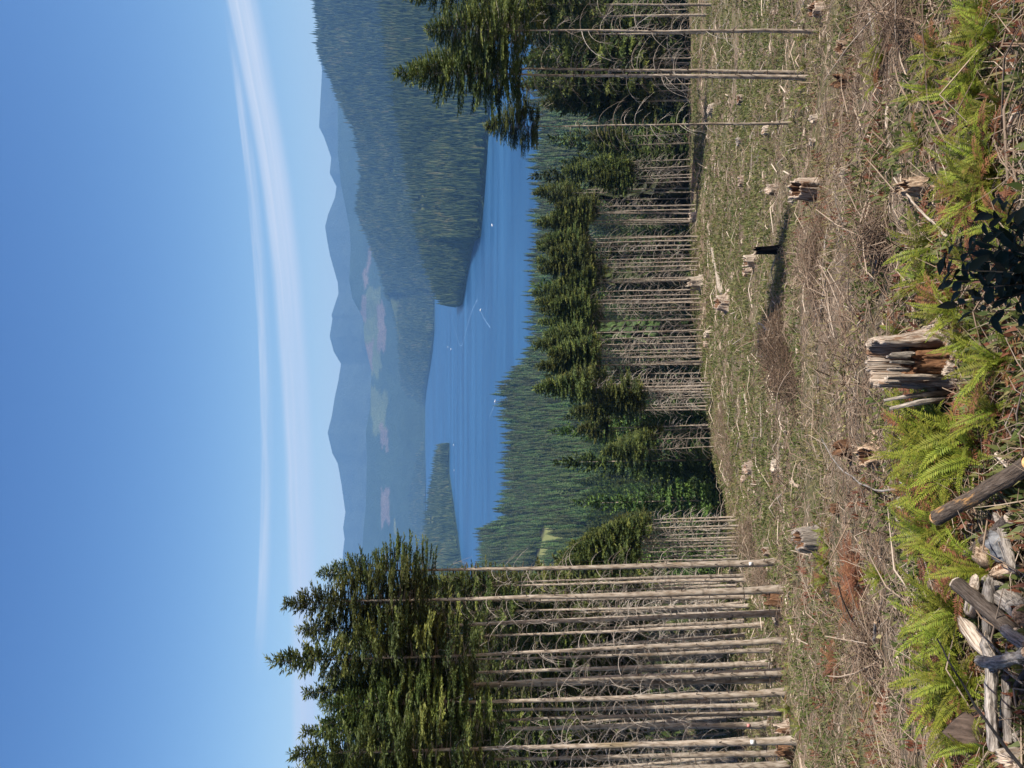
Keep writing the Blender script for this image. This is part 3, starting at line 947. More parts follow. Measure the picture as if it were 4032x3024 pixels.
# ---- trees on the right
G_R = 'slender conifers of the right group'
right = [(3227, 124, 1660, 118, 0.24, 16, 'slender pale conifer with bare trunk standing nearest the right picture edge'),
         (3190, 308, 1540, 292, 0.29, 18, 'conifer with pale bare trunk, front one of the close pair on the right'),
         (3165, 287, 1600, 262, 0.24, 17, 'conifer with pinkish bare trunk, rear one of the close pair on the right'),
         (3126, 483, 1900, 492, 0.16, 11, 'thin dark-based conifer trunk standing alone left of the pair on the right'),
         (3205, -30, 1560, -28, 0.32, 18, 'leafy conifer cut by the right picture edge'),
         (2790, 60, 1800, 66, 0.50, 10, 'dark conifer behind the right group, first from the right edge'),
         (2800, 18, 1850, 20, 0.5, 10, 'dark conifer behind the right group at the very picture edge'),
         (2775, 130, 1900, 134, 0.46, 9, 'dark conifer behind the right group, between the outermost trunk and the pair')]
for i, (bx, by, tx, ty, cf, tw, lab) in enumerate(right):
    b = hit(bx, by)
    near = bx > 3000
    stand_tree(1300 + i, b, (tx, ty), cf, tw / F_PX * b[1] / 2 / 0.9, CROWNS_NEAR if near else CROWNS_MID, lab, G_R, near, 70 if near else 80, 1.12 if near else 1.3, 0.10)

# ---- row along the far edge of the clearing
row = [(1380, 180), (1380, 205), (1380, 265), (1380, 285), (1400, 385), (1400, 410), (1405, 465), (1410, 525), (1410, 545), (1410, 575), (1405, 603), (1410, 650), (1410, 665), (1420, 730), (1420, 765), (1420, 790), (1425, 815),
       (1425, 840), (1425, 858), (1420, 925), (1440, 995), (1440, 1035), (1440, 1080), (1440, 1118), (1440, 1140), (1440, 1170), (1435, 1205), (1430, 1220), (1430, 1245), (1430, 1270), (1465, 1310), (1480, 1340), (1500, 1360),
       (1500, 1380), (1500, 1415), (1500, 1435), (1470, 1470), (1460, 1510), (1490, 1635), (1500, 1700), (1530, 1755)]
rowp = [(2700 + 17, iy_) for iy_ in (527, 563, 627, 654, 663, 687, 699, 714)] + [(1900 + x_ / 1.659, 700 + y_ / 1.659) for x_, y_ in row]
rowp.sort(key=lambda p_: -p_[1])
rr = random.Random(8)
for i, (bx, by) in enumerate(rowp):
    b = hit(bx + 4, by)
    if by < 740: tx, cf, tw = rr.uniform(2285, 2350), 0.36, 5
    elif by > 1530: tx, cf, tw = rr.uniform(2330, 2480), 0.34, 4.5
    else: tx, cf, tw = rr.uniform(2085, 2210), rr.uniform(0.24, 0.32), 6.5
    stand_tree(1400 + i, b, (tx, by + 12 + rr.uniform(-4, 6)), cf, tw * rr.uniform(0.8, 1.15) / F_PX * b[1] / 2, CROWNS_MID,
               f'bare-trunked conifer, {ordinal(i + 1)} from the left in the row along the far clearing edge', 'row of conifers along the far clearing edge', False, 60, 1.3)

# ---- second rank right behind that row, and dark trees behind the right group
k = 0
for tries in range(3000):
    if k >= 60: break
    a = rr.uniform(-0.06, 0.30) if k < 44 else rr.uniform(0.38, 0.53)
    y = float(np.interp(a, _LA, _LY)) + rr.uniform(0, 13)
    x = a * y
    if min((x - p_[0]) ** 2 + (y - p_[1]) ** 2 for p_ in PLACED) < 1.9 ** 2:
        continue
    k += 1
    z = float(gh(x, y))
    tix = rr.uniform(2085, 2215) if a > 0.06 else rr.uniform(2085, 2215) + (0.06 - a) * 1200
    if k > 44: tix = rr.uniform(1990, 2230)
    top = px([[x, y, z]]); top = ([tix], [top[1][0] + rr.uniform(0, 16)])
    stand_tree(1600 + k, (x, y, z), (top[0][0], top[1][0]), rr.uniform(0.20, 0.29) if k <= 44 else rr.uniform(0.6, 0.8), rr.uniform(0.10, 0.15), CROWNS_MID,
               'bare-trunked conifer in the second rank behind the far clearing edge row' if k <= 44 else 'tall dark conifer in the stand behind the right group at the picture edge',
               'second rank behind the far row' if k <= 44 else 'stand behind the right group', False, 50, 1.25)

# ---- unseen conifer added out of frame to keep the shrub in shade
for i, (x, y, H) in enumerate([(6.6, 1.0, 12.5)]):
    z = float(gh(x, max(y, 0.5)))
    t = thing('conifer_tree', 'unseen conifer added out of view to the right to shade the dark shrub', 'tree', (x, y, z), 'added shade conifers')
    tm, cx, cr = trunk_mesh(1500 + i, H, 0.13, False)
    obj('trunk', tm, t)
    obj('crown', CROWNS_NEAR[i], t, (0, 0, H * 0.22), None, (0.75, 0.75, H * 0.78 / HZ[CROWNS_NEAR[i].name]))


# ---- dense forest falling away to the lake
def forest_points():
    out = []
    for (y0, y1, sp) in ((85, 420, 8.2), (420, 900, 10.2), (900, 2250, 10.8)):
        ny = int((y1 - y0) / sp)
        for j in range(ny):
            y = y0 + j * sp
            xm = 0.60 * y + 10
            x = np.arange(-xm, xm, sp)
            out.append(np.stack([x + rng.uniform(-0.45, 0.45, len(x)) * sp, y + rng.uniform(-0.45, 0.45, len(x)) * sp], -1))
    P = np.vstack(out)
    a = P[:, 0] / P[:, 1]
    lip = np.interp(a, _LA, _LY)
    z = gh(P[:, 0], P[:, 1], False)
    keep = (P[:, 1] > lip + np.where((a > -0.14) & (a < 0.0), 9, 22)) & (z > LAKE_Z + 1.5)
    P, z = P[keep], z[keep]
    P3 = np.column_stack([P, z])
    ix, iy = px(P3)
    P3 = P3[~((P3[:, 1] > 600) & (MEADOW(ix, iy) > 0.3))]
    P3 = P3[rng.random(len(P3)) < 0.62 + 0.9 * np.clip(fbm(P3[:, 0] / 40, P3[:, 1] / 40, 77) + 0.25, 0, 1)]
    near = P3[:, 1] < 260
    if PLACED:
        Q = np.array(PLACED)
        dmin = np.full(len(P3), 99.0)
        idx = np.where(near)[0]
        dmin[idx] = np.sqrt(((P3[idx, None, :2] - Q[None]) ** 2).sum(-1)).min(1)
        P3 = P3[dmin > 3.0]
    return P3


FP = forest_points()
_a = np.abs(FP[:, 0] / FP[:, 1])
order = np.argsort(np.where(_a < 0.5, FP[:, 1], 1e9) - np.where((FP[:, 0] / FP[:, 1] > -0.2) & (FP[:, 0] / FP[:, 1] < 0.02), 130, 0))
N_SINGLE = 110
single, rest = FP[order[:N_SINGLE]], FP[order[N_SINGLE:]]
crown_src = []
for i, p in enumerate(single):
    t = thing('conifer_tree', 'dense green conifer in the forest just below the far clearing edge', 'tree', p, 'nearest trees of the forest below the clearing')
    H = float(np.random.default_rng(i).uniform(24, 34))
    if p[1] < 130: H *= 0.9
    s = H * 0.92 / 19.0
    ma = MB(); ma.tube([(0, 0, -1), (0, 0, H * 0.5), (0, 0, H * 0.93)], [0.19, 0.13, 0.03], 6)
    if i < 3:
        obj_t = ma.mesh('trunk', [M['trunk']], True)
        TRUNKS_F = globals().setdefault('TRUNKS_F', [])
        TRUNKS_F.append((obj_t, H))
    tmesh, th_ = TRUNKS_F[i % len(TRUNKS_F)]
    obj('trunk', tmesh, t, None, None, (1, 1, H / th_))
    w_ = 0.95 + 0.3 * random.random()
    far = i >= N_SINGLE - 40
    c = obj('crown', (CROWNS_FAR if far else CROWNS_FOREST)[i % 3], t, (0, 0, H * 0.12), (0, 0, random.uniform(0, 6.28)), (w_ * s ** 0.5, w_ * s ** 0.5, s * (0.9 if far else 1)))
    if far and len(crown_src) < 3: crown_src.append(c)


def scatter(name, pts, scale, label=None, sources=None, cone=None, zscale=None):
    """one 'stuff' object that spreads copies of a tree shape over the given points"""
    n_ = len(pts)
    me = make_mesh(name, pts, [], False, {'size': scale, 'tall': zscale if zscale is not None else scale, 'turn': rng.uniform(0, 6.283, n_), 'pick': rng.integers(0, 3, n_).astype(float)})
    o = obj(name, me)
    tag(o, label, 'trees', None, 'stuff')
    ng = bpy.data.node_groups.new(name, 'GeometryNodeTree')
    ng.interface.new_socket('Geometry', in_out='INPUT', socket_type='NodeSocketGeometry')
    ng.interface.new_socket('Geometry', in_out='OUTPUT', socket_type='NodeSocketGeometry')
    N = ng.nodes; Lk = ng.links
    gi, go = N.new('NodeGroupInput'), N.new('NodeGroupOutput')

    def attr(nm):
        a_ = N.new('GeometryNodeInputNamedAttribute'); a_.data_type = 'FLOAT'; a_.inputs[0].default_value = nm
        return a_.outputs[0]
    cs = N.new('ShaderNodeCombineXYZ'); Lk.new(attr('size'), cs.inputs[0]); Lk.new(attr('size'), cs.inputs[1]); Lk.new(attr('tall'), cs.inputs[2])
    cr_ = N.new('ShaderNodeCombineXYZ'); Lk.new(attr('turn'), cr_.inputs[2])
    join = N.new('GeometryNodeJoinGeometry')
    mp_ = N.new('GeometryNodeMeshToPoints'); Lk.new(gi.outputs[0], mp_.inputs[0])
    for k_ in range(3 if sources else len(cone)):
        ip = N.new('GeometryNodeInstanceOnPoints')
        Lk.new(mp_.outputs[0], ip.inputs['Points'])
        cmp_ = N.new('FunctionNodeCompare'); cmp_.data_type = 'FLOAT'; cmp_.operation = 'EQUAL'; cmp_.inputs[1].default_value = float(k_); cmp_.inputs['Epsilon'].default_value = 0.1
        Lk.new(attr('pick'), cmp_.inputs[0]); Lk.new(cmp_.outputs[0], ip.inputs['Selection'])
        if sources:
            oi = N.new('GeometryNodeObjectInfo'); oi.inputs['Object'].default_value = sources[k_]; oi.transform_space = 'ORIGINAL'
            Lk.new(oi.outputs['Geometry'], ip.inputs['Instance'])
        else:
            jj = N.new('GeometryNodeJoinGeometry')
            for (zb, h_, r0, nv) in cone[k_]:
                cn = N.new('GeometryNodeMeshCone'); cn.fill_type = 'NONE'
                cn.inputs['Vertices'].default_value = nv; cn.inputs['Radius Top'].default_value = 0.0; cn.inputs['Radius Bottom'].default_value = r0; cn.inputs['Depth'].default_value = h_
                tr = N.new('GeometryNodeTransform'); tr.inputs['Translation'].default_value = (0, 0, zb)
                Lk.new(cn.outputs[0], tr.inputs[0]); Lk.new(tr.outputs[0], jj.inputs[0])
            sm = N.new('GeometryNodeSetMaterial'); sm.inputs['Material'].default_value = M['cone_tree']
            Lk.new(jj.outputs[0], sm.inputs[0]); Lk.new(sm.outputs[0], ip.inputs['Instance'])
        Lk.new(cs.outputs[0], ip.inputs['Scale']); Lk.new(cr_.outputs[0], ip.inputs['Rotation'])
        Lk.new(ip.outputs[0], join.inputs[0])
    Lk.new(join.outputs[0], go.inputs[0])
    md = o.modifiers.new('scatter', 'NODES')
    md.node_group = ng
    return o


m_, n = mat('distant_conifer')
r_ = n.n('ShaderNodeObjectInfo').outputs['Random']
P_ = n.n('ShaderNodeNewGeometry').outputs['Position']
pt = n.smooth(n.noise(P_, 0.006, 4.0, 0.6), 0.42, 0.62)
r_ = n.m('ADD', n.m('MULTIPLY', r_, 0.62), n.m('MULTIPLY', pt, 0.38))
finish(n, n.ramp(r_, [(0.0, (0.014, 0.026, 0.011)), (0.45, (0.042, 0.064, 0.024)), (0.8, (0.085, 0.105, 0.036)), (1.0, (0.13, 0.115, 0.05))]), 0.9, spec=0.05)
M['cone_tree'] = m_
hh = rng.uniform(1.0, 1.6, len(rest)) * (1 + 0.65 * sstep(1400, 1500, rest[:, 1]) * sstep(0.04, 0.0, rest[:, 0] / rest[:, 1]) + 0.28 * sstep(750, 450, rest[:, 1])) * (1 + 0.7 * fbm(rest[:, 0] / 60, rest[:, 1] / 60, 91))
wd = hh * rng.uniform(1.05, 1.4, len(rest))
nr = rest[:, 1] < 640
src_near = [c_ for c_ in bpy.data.objects if c_.name.startswith('crown') and c_.data in CROWNS_FOREST]
src_near = [next(c_ for c_ in src_near if c_.data == m__) for m__ in CROWNS_FOREST]
scatter('forest_slope', rest[nr], wd[nr] * 0.92, 'dense green conifers on the slope right below the clearing', src_near, None, hh[nr] * 1.2)
scatter('lakeside_forest', rest[~nr], wd[~nr], 'conifer forest farther down the slope along the near lake shore', crown_src, None, hh[~nr] * 1.15)


def scatter_on(hill, spacing, iy_lo, iy_hi, smax=1.03):
    V, bare, nrow = HILLS[hill]
    nr_ = min(V.shape[1] - 1, int(nrow * smax))
    A, B_, C_, D_ = V[:-1, :nr_], V[1:, :nr_], V[1:, 1:nr_ + 1], V[:-1, 1:nr_ + 1]
    area = 0.5 * np.linalg.norm(np.cross(C_ - A, D_ - B_)[..., :3], axis=-1)
    num = area / spacing ** 2
    cnt = np.floor(num + rng.random(num.shape)).astype(int)
    idx = np.repeat(np.arange(cnt.size), cnt.ravel())
    u, v = rng.random(len(idx))[:, None], rng.random(len(idx))[:, None]
    f = lambda Q: Q.reshape(-1, 3)[idx]
    P = (f(A) * (1 - u) + f(B_) * u) * (1 - v) + (f(D_) * (1 - u) + f(C_) * u) * v
    bb = bare[:-1, :nr_].ravel()[idx]
    ix, iy = px(P)
    ok = (iy > iy_lo) & (iy < iy_hi) & (bb < 0.5) & (P[:, 2] > LAKE_Z + 0.5) & (ix < 2080)
    return P[ok]


CONES = [[(5, 22, 4.3, 6), (13, 19, 3.2, 5)], [(5, 17, 5.0, 7), (10, 17, 3.9, 5)], [(6, 26, 3.9, 5), (17, 18, 2.8, 6)]]
for hill, sp, lo, hi, s0, lab in (('headland', 10.0, -200, 1300, 1.1, 'conifers covering the headland on the right of the lake'), ('long_hill', 13.5, -200, 3100, 1.25, 'conifers covering the long hill behind the headland and the far shore'),
                                 ('wooded_spit', 11.0, 1700, 3000, 0.95, 'conifers covering the low spit on the left of the lake')):
    P = scatter_on(hill, sp, lo, hi)
    s = s0 * rng.uniform(0.6, 1.35, len(P)) * np.where(rng.random(len(P)) < 0.08, 1.35, 1)
    scatter(hill + '_trees', P, s, lab, None, CONES, s * rng.uniform(0.85, 1.2, len(P)))

# ---------------------------------------------------------------- haze: the air over the lake
zt = max(v_[0][..., 2].max() for v_ in HILLS.values()) + 25
m_ = bpy.data.materials.new('haze_air'); m_.use_nodes = True
n = NT(m_.node_tree)
pv = n.n('ShaderNodeVolumePrincipled', {'Color': (0.24, 0.53, 1.0), 'Density': 6.2e-5, 'Anisotropy': 0.0})
n.n('ShaderNodeOutputMaterial', {'Volume': pv})
x0, x1, y0, y1, z0, z1 = -16500, 16500, -400, 19500, -262, zt
V = [(x_, y_, z_) for x_ in (x0, x1) for y_ in (y0, y1) for z_ in (z0, z1)]
tag(obj('haze', make_mesh('haze', V, [[(0, 1, 3, 2), (4, 6, 7, 5), (0, 4, 5, 1), (2, 3, 7, 6), (0, 2, 6, 4), (1, 5, 7, 3)]], False, None, [m_])), kind='stuff')


# ---------------------------------------------------------------- stumps
def stump_mesh(seed, r0, H, jag, flare, hollow, outer, inner, lobes=5, n=44):
    r = np.random.default_rng(seed)
    th = np.arange(n) * 2 * math.pi / n
    ph = r.uniform(0, 6.28, 4)
    ridge = 1 + 0.07 * np.sin(7 * th + ph[0]) + 0.06 * np.sin(13 * th + ph[1]) + 0.13 * (r.random(n) - 0.5)
    oval = 1 + 0.12 * np.cos(2 * th + ph[2])
    lob = np.clip(np.cos(lobes * th + ph[3] + 0.8 * np.sin(th + ph[1])), 0, 1) ** 1.5
    tn = vnoise(th * 2.2 + seed, np.zeros(n), 3) * 0.6 + r.random(n) * 0.4
    tn = np.where(np.arange(n) > n - 4, tn * 0.5 + tn[0] * 0.5, tn)
    top = H * (1 - jag * tn)
    mo, mi_ = MB(), MB()
    rows = []
    fr = [-0.35, 0.0, 0.08, 0.2, 0.35, 0.5, 0.65, 0.8, 0.92, 1.0]
    for f in fr:
        h = top * max(f, 0) + (f < 0) * f * H
        fl = 1 + flare * np.exp(-max(f, 0) * 4.2) * (0.35 + 1.1 * lob)
        rad = r0 * oval * ridge * fl * (1 - 0.12 * max(f, 0)) * (1 + 0.04 * (r.random(n) - 0.5))
        rows.append(np.stack([rad * np.cos(th), rad * np.sin(th), np.broadcast_to(h, (n,))], -1))
    lean = r.normal(0, 0.06, 2)
    rows = np.array(rows)
    rows[..., 0] += rows[..., 2] * lean[0]; rows[..., 1] += rows[..., 2] * lean[1]
    wall = 0.84 - 0.12 * r.random(n)
    c = rows[-1].mean(0)
    rim = c + (rows[-1] - c) * wall[:, None]; rim[:, 2] = rows[-1][:, 2] - 0.03 * H
    rows = np.concatenate([rows, rim[None]])
    m = len(rows)
    i = (np.arange(m - 1)[:, None] * n + np.arange(n)[None]); j = (np.arange(m - 1)[:, None] * n + (np.arange(n)[None] + 1) % n)
    q = np.stack([i, j, j + n, i + n], -1).reshape(-1, 4)
    mo.add(rows.reshape(-1, 3), q, None, 0.5)
    # inside of the stump: broken heartwood, sunk where the stump is hollow
    inn = [rim]
    for k, (f, dz) in enumerate(((0.72, 0.5), (0.4, 0.9), (0.12, 1.0))):
        p = c + (rim - c) * f
        p[:, 2] = rim[:, 2] * (1 - f * 0) - hollow * H * dz + (r.random(n) - 0.5) * 0.14 * H
        inn.append(p)
    inn = np.array(inn); k = len(inn)
    i = (np.arange(k - 1)[:, None] * n + np.arange(n)[None]); j = (np.arange(k - 1)[:, None] * n + (np.arange(n)[None] + 1) % n)
    q = np.stack([i, j, j + n, i + n], -1).reshape(-1, 4)
    Vi = np.vstack([inn.reshape(-1, 3), inn[-1].mean(0)])
    a_ = (k - 1) * n + np.arange(n)
    mi_.add(Vi, q, np.stack([a_, (k - 1) * n + (np.arange(n) + 1) % n, np.full(n, k * n)], -1), 0.5)
    return mo.mesh('outer_wood', [M[outer]]), mi_.mesh('heartwood', [M[inner]])


G_S = 'old tree stumps in the clearing'
STUMPS = [  # base ix, iy, height px, width px, jag, flare, hollow, outer, inner, label
    (3246, 36, 62, 62, 0.45, 0.5, 0.4, 'tanwood', 'rotten', 'ridged tan stump at the right picture edge beyond the slender trunk base'),
    (3352, 190, 66, 56, 0.4, 0.6, 0.3, 'tanwood', 'rotten', 'crumbling tan stump just below the right pair of trunks'),
    (3352, 322, 76, 60, 0.5, 0.5, 0.5, 'rotten', 'rotten', 'red-brown rotten stump directly in front of the right pair of trunks'),
    (2928, 395, 30, 38, 0.4, 0.5, 0.2, 'tanwood', 'rotten', 'small tan stump beyond and left of the right pair of trunks'),
    (2812, 430, 26, 38, 0.4, 0.6, 0.2, 'bleached', 'tanwood', 'small pale stump near the forest edge beside the thin lone trunk'),
    (3028, 512, 30, 36, 0.5, 0.5, 0.2, 'bleached', 'tanwood', 'pinkish pale stump just left of the thin lone trunk'),
    (3215, 470, 30, 30, 0.5, 0.4, 0.2, 'bleached', 'bleached', 'small bleached stump at the foot of the thin lone trunk'),
    (2922, 560, 26, 30, 0.4, 0.5, 0.2, 'greywood', 'greywood', 'small grey stump with a stick leaning on it, far right of the clearing'),
    (2936, 714, 34, 36, 0.5, 0.4, 0.2, 'tanwood', 'tanwood', 'pale tan stump standing alone beyond the long tree shadow'),
    (3062, 747, 44, 46, 0.4, 0.5, 0.2, 'tanwood', 'tanwood', 'tan stump at the near end of the long tree shadow, behind the barrel stump'),
    (3226, 748, 118, 78, 0.35, 0.35, 0.6, 'tanwood', 'rotten', 'tall barrel-shaped stump with brown hollow beside the long tree shadow'),
    (3142, 788, 44, 30, 0.6, 0.3, 0.3, 'greywood', 'greywood', 'thin splintered stump leaning against the barrel stump'),
    (3345, 684, 44, 40, 0.5, 0.5, 0.2, 'bleached', 'bleached', 'short bleached stump in front of the barrel stump'),
    (3664, 735, 130, 82, 0.55, 0.5, 0.4, 'tanwood', 'rotten', 'broad crumbling tan stump in front of the right fern bank'),
    (3078, 982, 104, 34, 0.4, 0.4, 0.3, 'charred', 'charred', 'black charred stump standing in the long tree shadow'),
    (2740, 852, 26, 30, 0.5, 0.6, 0.2, 'bleached', 'tanwood', 'pale stump at the forest edge, right of the central trunks'),
    (2972, 1028, 52, 44, 0.6, 0.7, 0.4, 'bleached', 'rotten', 'pale split stump with spread roots beyond the charred stump'),
    (2955, 1072, 30, 30, 0.5, 0.5, 0.2, 'tanwood', 'tanwood', 'small tan stump left of the pale split stump'),
    (2765, 1110, 64, 44, 0.8, 0.9, 0.2, 'bleached', 'tanwood', 'pale pointed stump with a splintered spike at the far clearing edge'),
    (2868, 1194, 46, 56, 0.4, 0.6, 0.2, 'tanwood', 'rotten', 'wide tan stump at the left end of the bleached log'),
    (2802, 1315, 30, 28, 0.4, 0.5, 0.2, 'bleached', 'bleached', 'small bright stump at the foot of the central trunks'),
    (2790, 1357, 22, 24, 0.5, 0.5, 0.2, 'tanwood', 'tanwood', 'smaller dull stump left of the small bright stump'),
    (3470, 1786, 90, 100, 0.5, 1.0, 0.5, 'tanwood', 'rotten', 'twisted red and pale stump with a rooty foot behind the middle ferns'),
    (3345, 1762, 60, 70, 0.6, 0.5, 0.3, 'rotten', 'rotten', 'brown rotten stump behind the twisted stump'),
    (2972, 1842, 44, 50, 0.5, 0.6, 0.2, 'tanwood', 'tanwood', 'tan stump near the long dead brush bank at the clearing edge'),
    (3068, 1836, 34, 44, 0.5, 0.6, 0.2, 'bleached', 'bleached', 'pale stump with a long pole running to it in the middle of the clearing'),
    (2940, 1886, 24, 32, 0.5, 0.6, 0.2, 'tanwood', 'tanwood', 'little stump below the dead brush bank'),
    (3302, 2006, 34, 44, 0.5, 0.5, 0.2, 'rotten', 'rotten', 'low brown stump in the middle of the left foreground'),
    (3234, 2122, 106, 84, 0.35, 0.25, 0.5, 'greywood', 'rotten', 'grey barrel-shaped stump with mossy foot in front of the short tree row'),
    (3034, 2172, 34, 36, 0.5, 0.5, 0.2, 'tanwood', 'rotten', 'pinkish stump at the foot of the right-most tall left trunk'),
    (3078, 2361, 66, 54, 0.45, 0.4, 0.3, 'rotten', 'rotten', 'red-brown stump between two tall trunks of the left stand'),
    (3072, 2446, 30, 32, 0.4, 0.4, 0.2, 'bleached', 'bleached', 'round pale stump in front of the left stand'),
    (3108, 2868, 66, 40, 0.6, 0.8, 0.3, 'tanwood', 'rotten', 'orange rooty stump at the foot of the left stand near the white tag'),
    (3118, 2958, 66, 52, 0.6, 0.7, 0.5, 'rotten', 'rotten', 'orange-brown hollow stump left of the white-tagged trunk'),
    (3500, 2800, 60, 78, 0.5, 0.5, 0.3, 'tanwood', 'rotten', 'tan chunky stump alone in the left foreground brush'),
    (4040, 570, 90, 70, 0.6, 0.5, 0.3, 'bleached', 'rotten', 'pale stump with orange heartwood cut by the bottom edge on the right'),
    (4050, 2990, 120, 110, 0.3, 0.3, 0.2, 'bleached', 'tanwood', 'bright ridged stump in the bottom left corner'),
    (3205, 560, 24, 26, 0.5, 0.4, 0.2, 'bleached', 'bleached', 'tiny bleached stump halfway between the lone thin trunk and the barrel stump'),
    (3130, 1905, 20, 26, 0.5, 0.5, 0.2, 'bleached', 'bleached', 'small white broken stump right of the middle of the left clearing'),
]
AVOID = []
for i, (bx, by, hpx, wpx, jag, fl, ho, mo, mi_, lab) in enumerate(STUMPS):
    b = hit(bx, by)
    k = b[1] / F_PX
    t = thing('tree_stump', lab, 'stump', b - np.array([0, 0, 0.03]), G_S, random.uniform(0, 6.28))
    mo = mo + '_near' if b[1] < 22 and mo + '_near' in M else mo
    o_, i_ = stump_mesh(2000 + i, wpx * k * 0.55, hpx * k * 1.25, jag, fl, ho, mo, mi_, 5, 44 if b[1] > 22 else 72)
    obj('outer_wood', o_, t); obj('heartwood', i_, t)
    if wpx > 42:
        r = random.Random(i)
        for a_ in range(r.randint(3, 5)):
            az = a_ * 1.4 + r.uniform(0, 0.8); R0 = wpx * k * 0.42
            mb = MB()
            L = R0 * r.uniform(0.9, 1.7)
            mb.tube([(R0 * 0.7, 0, R0 * 0.45), (R0 * 1.15, 0.05 * R0, R0 * 0.18), (R0 + L * 0.6, 0.2 * R0 * r.uniform(-1, 1), 0.0), (R0 + L, 0.4 * R0 * r.uniform(-1, 1), -0.25 * R0)], np.array([0.30, 0.24, 0.15, 0.06]) * R0, 7, rough=0.25)
            obj('root', mb.mesh('root', [M[mo]]), t, None, (0, 0, az))
    AVOID.append((b[0], b[1], wpx * k * 0.55))


# ---- the big hollow stump in the middle foreground
def hero_stump():
    b = hit(3755, 1425)
    k = b[1] / F_PX
    t = thing('tree_stump', 'big weathered hollow stump with splintered slats and rusty heartwood among ferns', 'stump', b, G_S, 0)
    r = np.random.default_rng(77)
    Rr, H = 104 * k, 365 * k
    # weathered shell: sharp vertical grain, flared foot towards the right, torn open at the front (-y faces the camera)
    n_ = 200
    th = np.arange(n_) * 2 * math.pi / n_
    gro = np.cumsum(r.normal(0, 1, n_)); gro -= np.linspace(gro[0], gro[-1], n_); gro = gro / np.abs(gro).max()
    fine = r.random(n_) ** 2
    front = sstep(-0.30, -0.62, np.sin(th)) * sstep(0.86, 0.70, np.abs(np.cos(th)))
    step_ = np.repeat(r.random(n_ // 8 + 1), 8)[:n_]
    top = H * (0.93 + 0.09 * step_ + 0.03 * r.random(n_)) * (1 - front) + H * (0.20 + 0.14 * step_) * front
    notch = sstep(0.10, 0.0, np.abs(th - 3.55)) + sstep(0.08, 0.0, np.abs(th - 2.9))
    top = top * (1 - 0.45 * np.clip(notch, 0, 1))
    flare = 0.30 + 0.95 * sstep(-0.1, 0.8, np.cos(th)) + 0.25 * np.clip(np.cos(3 * th + 0.4), 0, 1)
    rows = []
    for f in np.concatenate([[-0.12], np.linspace(0, 1, 22)]):
        hh_ = top * f
        e_ = np.exp(-np.maximum(hh_, 0) / (0.30 * H))
        rad = Rr * (1 + flare * e_) * (1 + 0.10 * gro + 0.07 * (fine - 0.4)) * (1 + 0.012 * r.normal(0, 1, n_)) * (1 - 0.05 * f)
        rows.append(np.stack([rad * np.cos(th), 0.85 * rad * np.sin(th), hh_], -1))
    for k_, (ins, f) in enumerate(((0.80, 0.99), (0.76, 0.7), (0.74, 0.4), (0.72, 0.1))):
        q_ = rows[-1 - k_].copy() if k_ == 0 else rows[-1].copy()
        src = rows[22]
        q_ = np.stack([src[:, 0] * ins * (1 + 0.03 * r.normal(0, 1, n_)), src[:, 1] * ins * (1 + 0.03 * r.normal(0, 1, n_)), top * f], -1)
        rows.append(q_)
    rows = np.array(rows); m = len(rows)
    ii = (np.arange(m - 1)[:, None] * n_ + np.arange(n_)[None]); jj = (np.arange(m - 1)[:, None] * n_ + (np.arange(n_)[None] + 1) % n_)
    mb = MB(); mb.add(rows.reshape(-1, 3), np.stack([ii, jj, jj + n_, ii + n_], -1).reshape(-1, 4), None, 0.5)
    obj('outer_shell', mb.mesh('outer_shell', [M['hero_wood']]), t)
    for i, (th_, h0, h1, w_) in enumerate(((4.25, 0.72, 0.98, 0.16), (4.55, 0.68, 0.97, 0.14), (4.85, 0.72, 1.0, 0.15), (5.12, 0.66, 0.95, 0.12), (3.98, 0.30, 1.0, 0.22))):   # slats still standing in the gap
        V_ = []
        hs_ = np.linspace(h0, h1, 6) * H
        for q_, hh_ in enumerate(hs_):
            ww = w_ * Rr * (1.0 if q_ < 4 else (0.9, 0.6)[q_ - 4]) * r.uniform(0.85, 1.1)
            for (u, v) in ((-0.5, 0.02), (-0.2, 0.09), (0.1, 0.03), (0.5, 0.08), (0.5, -0.08), (-0.5, -0.08)):
                V_.append((Rr * (0.80 if i < 4 else 1.0) + v * Rr + 0.005 * r.normal(), u * ww, hh_))
        ii = (np.arange(5)[:, None] * 6 + np.arange(6)[None]); jj = (np.arange(5)[:, None] * 6 + (np.arange(6)[None] + 1) % 6)
        mb = MB(); mb.add(V_, np.stack([ii, jj, jj + 6, ii + 6], -1).reshape(-1, 4), [(0, 5, 4), (0, 4, 3), (0, 3, 2), (0, 2, 1)], 0.5)
        mb.add(np.array(V_)[-6:], None, [(0, 1, 2), (0, 2, 3), (0, 3, 4), (0, 4, 5)])
        obj('slat', mb.mesh('slat', [M['greywood_near' if i < 4 else 'bleached_near']]), t, None, (r.normal(0, 0.02), 0, th_))
    o_, i_ = stump_mesh(78, Rr * 0.70, H * 0.70, 0.4, 0.55, 0.2, 'rusty', 'rotten', 4, 90)
    obj('heartwood', o_, t); obj('rotten_core', i_, t)
    # broken leaning slivers on the left, torn root on the right
    for q_, (dx, hh, ln) in enumerate(((-1.55, 0.95, -0.10), (-1.8, 0.88, -0.16), (-1.35, 0.72, 0.05))):
        mb = MB(); mb.tube([(0, 0, H * 0.1), (0.02, 0, H * hh * 0.6), (0, 0.02, H * hh)], [0.10 * Rr, 0.11 * Rr, 0.05 * Rr], 6, rough=0.4)
        obj('splinter', mb.mesh('splinter', [M['greywood_near']]), t, (dx * Rr * 0.8, -0.1, 0), (0, ln, 0))
